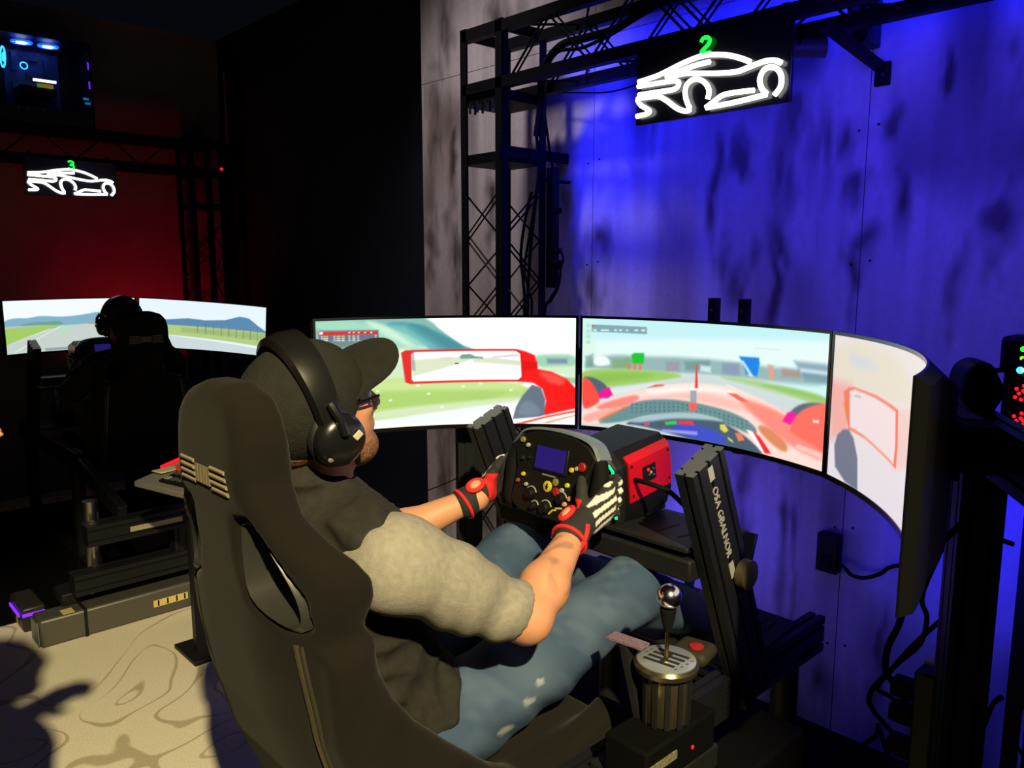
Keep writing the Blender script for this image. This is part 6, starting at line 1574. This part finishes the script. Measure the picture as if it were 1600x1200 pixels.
CABLES = [
    ('black cable curving along the wall from the power adapter', 0.007, [(0.055, 0.9, 0.66), (0.083, 0.880, 0.675), (0.112, 0.880, 0.652), (0.157, 0.880, 0.654), (0.210, 0.880, 0.684), (0.251, 0.880, 0.723), (0.36, 0.89, 0.76)]),
    ('thick black cable dropping from the lower edge of the right monitor', 0.0075, [(0.62, 0.03, 1.22), (0.603, 0.01, 1.0), (0.597, 0.002, 0.921), (0.585, -0.023, 0.866), (0.586, -0.032, 0.814), (0.601, -0.024, 0.783), (0.64, -0.04, 0.76)]),
    ('long black cable looping out left of the right stand post', 0.006, [(0.66, 0.12, 1.15), (0.593, 0.151, 0.950), (0.606, 0.152, 0.888), (0.602, 0.134, 0.826), (0.571, 0.092, 0.780), (0.539, 0.046, 0.728), (0.530, 0.029, 0.691), (0.551, 0.02, 0.666), (0.63, -0.04, 0.66)]),
    ('black cable crossing the loop near the right stand post', 0.0055, [(0.70, 0.08, 0.98), (0.630, 0.102, 0.880), (0.601, 0.061, 0.834), (0.577, 0.025, 0.785), (0.559, -0.003, 0.744), (0.592, -0.01, 0.739), (0.64, -0.055, 0.74)]),
    ('black cable falling from the power bar toward the floor', 0.006, [(0.63, -0.06, 0.58), (0.539, 0.08, 0.60), (0.532, 0.085, 0.57), (0.503, 0.046, 0.52), (0.49, 0.03, 0.35), (0.52, 0.10, 0.012), (0.60, 0.3, 0.010)]),
    ('lowest black cable falling from the power bar', 0.006, [(0.63, -0.06, 0.50), (0.55, 0.07, 0.53), (0.525, 0.06, 0.48), (0.515, 0.045, 0.40), (0.54, 0.02, 0.2), (0.60, 0.08, 0.012)]),
    ('short black cable sticking out right of the stand post', 0.006, [(0.72, 0.02, 0.62), (0.75, 0.10, 0.655), (0.76, 0.16, 0.72), (0.775, 0.18, 0.74)]),
    ('thin white cable hanging near the floor right of the stand post', 0.004, [(0.66, 0.36, 0.62), (0.634, 0.322, 0.514), (0.643, 0.325, 0.484), (0.644, 0.320, 0.455), (0.656, 0.327, 0.40), (0.68, 0.34, 0.2), (0.69, 0.36, 0.008), (0.74, 0.4, 0.006)]),
    ('black cable slanting down from the right beam end', 0.006, [(0.86, -0.21, 1.375), (0.821, -0.197, 1.335), (0.793, -0.228, 1.281), (0.765, -0.268, 1.234), (0.72, -0.26, 1.18), (0.70, -0.2, 1.1)]),
    ('straight black lead poking right behind the stand post', 0.0055, [(0.70, -0.04, 1.19), (0.718, -0.0, 1.180), (0.761, 0.02, 1.166), (0.80, 0.042, 1.153)]),
    ('black cable from the steering motor to the right upright', 0.006, [(0.10, -0.36, 1.23), (0.15, -0.375, 1.235), (0.200, -0.36, 1.222), (0.23, -0.33, 1.185), (0.27, -0.29, 1.16), (0.315, -0.26, 1.13)]),
    ('thick black cable bundle along the top of the truss', 0.016, [(-1.30, 0.70, 2.30), (-1.275, 0.700, 2.439), (-1.265, 0.700, 2.569), (-1.164, 0.700, 2.650), (-1.004, 0.700, 2.654), (-0.871, 0.700, 2.656), (-0.747, 0.700, 2.687), (-0.629, 0.700, 2.706), (-0.3, 0.70, 2.70)]),
    ('thin black cable beside the bundle inside the truss', 0.008, [(-1.30, 0.74, 2.44), (-1.296, 0.740, 2.554), (-1.220, 0.740, 2.641), (-1.092, 0.740, 2.633), (-1.004, 0.740, 2.641), (-0.898, 0.740, 2.660), (-0.809, 0.740, 2.689)]),
    ('black cable hanging down the right side of the truss tower', 0.008, [(-1.275, 0.700, 2.465), (-1.302, 0.700, 2.335), (-1.285, 0.700, 2.171), (-1.312, 0.700, 1.979), (-1.339, 0.700, 1.783), (-1.355, 0.700, 1.523), (-1.36, 0.70, 0.9), (-1.38, 0.70, 0.01)]),
    ('short black lead running into the top of the tall power strip', 0.006, [(-1.354, 0.800, 2.436), (-1.320, 0.800, 2.265), (-1.30, 0.802, 2.177)]),
    ('black cable bowing out inside the truss tower', 0.007, [(-1.361, 0.73, 2.068), (-1.406, 0.73, 1.928), (-1.430, 0.73, 1.784), (-1.413, 0.73, 1.667), (-1.404, 0.73, 1.519), (-1.41, 0.72, 0.9), (-1.42, 0.72, 0.01)]),
    ('black cable twisting along the middle of the truss tower', 0.006, [(-1.320, 0.715, 2.037), (-1.352, 0.715, 1.897), (-1.384, 0.71, 1.726), (-1.350, 0.71, 1.610), (-1.337, 0.71, 1.517), (-1.35, 0.68, 0.9), (-1.36, 0.67, 0.01)]),
    ('thin cord sagging along the blue wall left of the large neon sign', 0.0035, [(-1.355, 0.850, 2.512), (-1.207, 0.850, 2.490), (-1.060, 0.850, 2.468), (-0.956, 0.850, 2.465), (-0.873, 0.850, 2.475), (-0.80, 0.78, 2.49)]),
    ('black cable looping out of the upper plug of the tall power strip', 0.0055, [(-1.26, 0.800, 1.812), (-1.244, 0.800, 1.806), (-1.228, 0.800, 1.769), (-1.243, 0.800, 1.726), (-1.258, 0.800, 1.639), (-1.297, 0.795, 1.580), (-1.338, 0.795, 1.505), (-1.36, 0.79, 1.0), (-1.36, 0.80, 0.01)]),
    ('black cable looping out of the lower plug of the tall power strip', 0.0055, [(-1.265, 0.81, 1.752), (-1.262, 0.820, 1.697), (-1.30, 0.835, 1.638), (-1.333, 0.820, 1.579), (-1.366, 0.820, 1.503), (-1.39, 0.82, 1.0), (-1.40, 0.82, 0.01)]),
    ('thin wire running to the foot of the truss tower below the left monitor', 0.003, [(-2.40, 0.90, 0.43), (-2.292, 0.800, 0.467), (-2.132, 0.800, 0.538), (-2.008, 0.800, 0.599), (-1.921, 0.800, 0.662), (-1.6, 0.77, 0.70)]),
    ('short black lead from the pod to the light box', 0.005, [(0.755, -0.10, 1.531), (0.79, -0.05, 1.54), (0.76, 0.2, 1.54), (0.72, 0.42, 1.53)]),
    ('black cable loop hanging off the rounded pod', 0.005, [(0.77, -0.13, 1.54), (0.790, -0.160, 1.535), (0.803, -0.165, 1.515), (0.805, -0.170, 1.495), (0.798, -0.18, 1.475), (0.80, -0.19, 1.464)]),
]
for lab, r, pts in CABLES:
    b0 = pts[-1]
    o = MB().tube(smooth_path(pts, 5), r, 8).build('cable', rubber, base=b0)
    tag(o, lab, 'cable', 'cables')
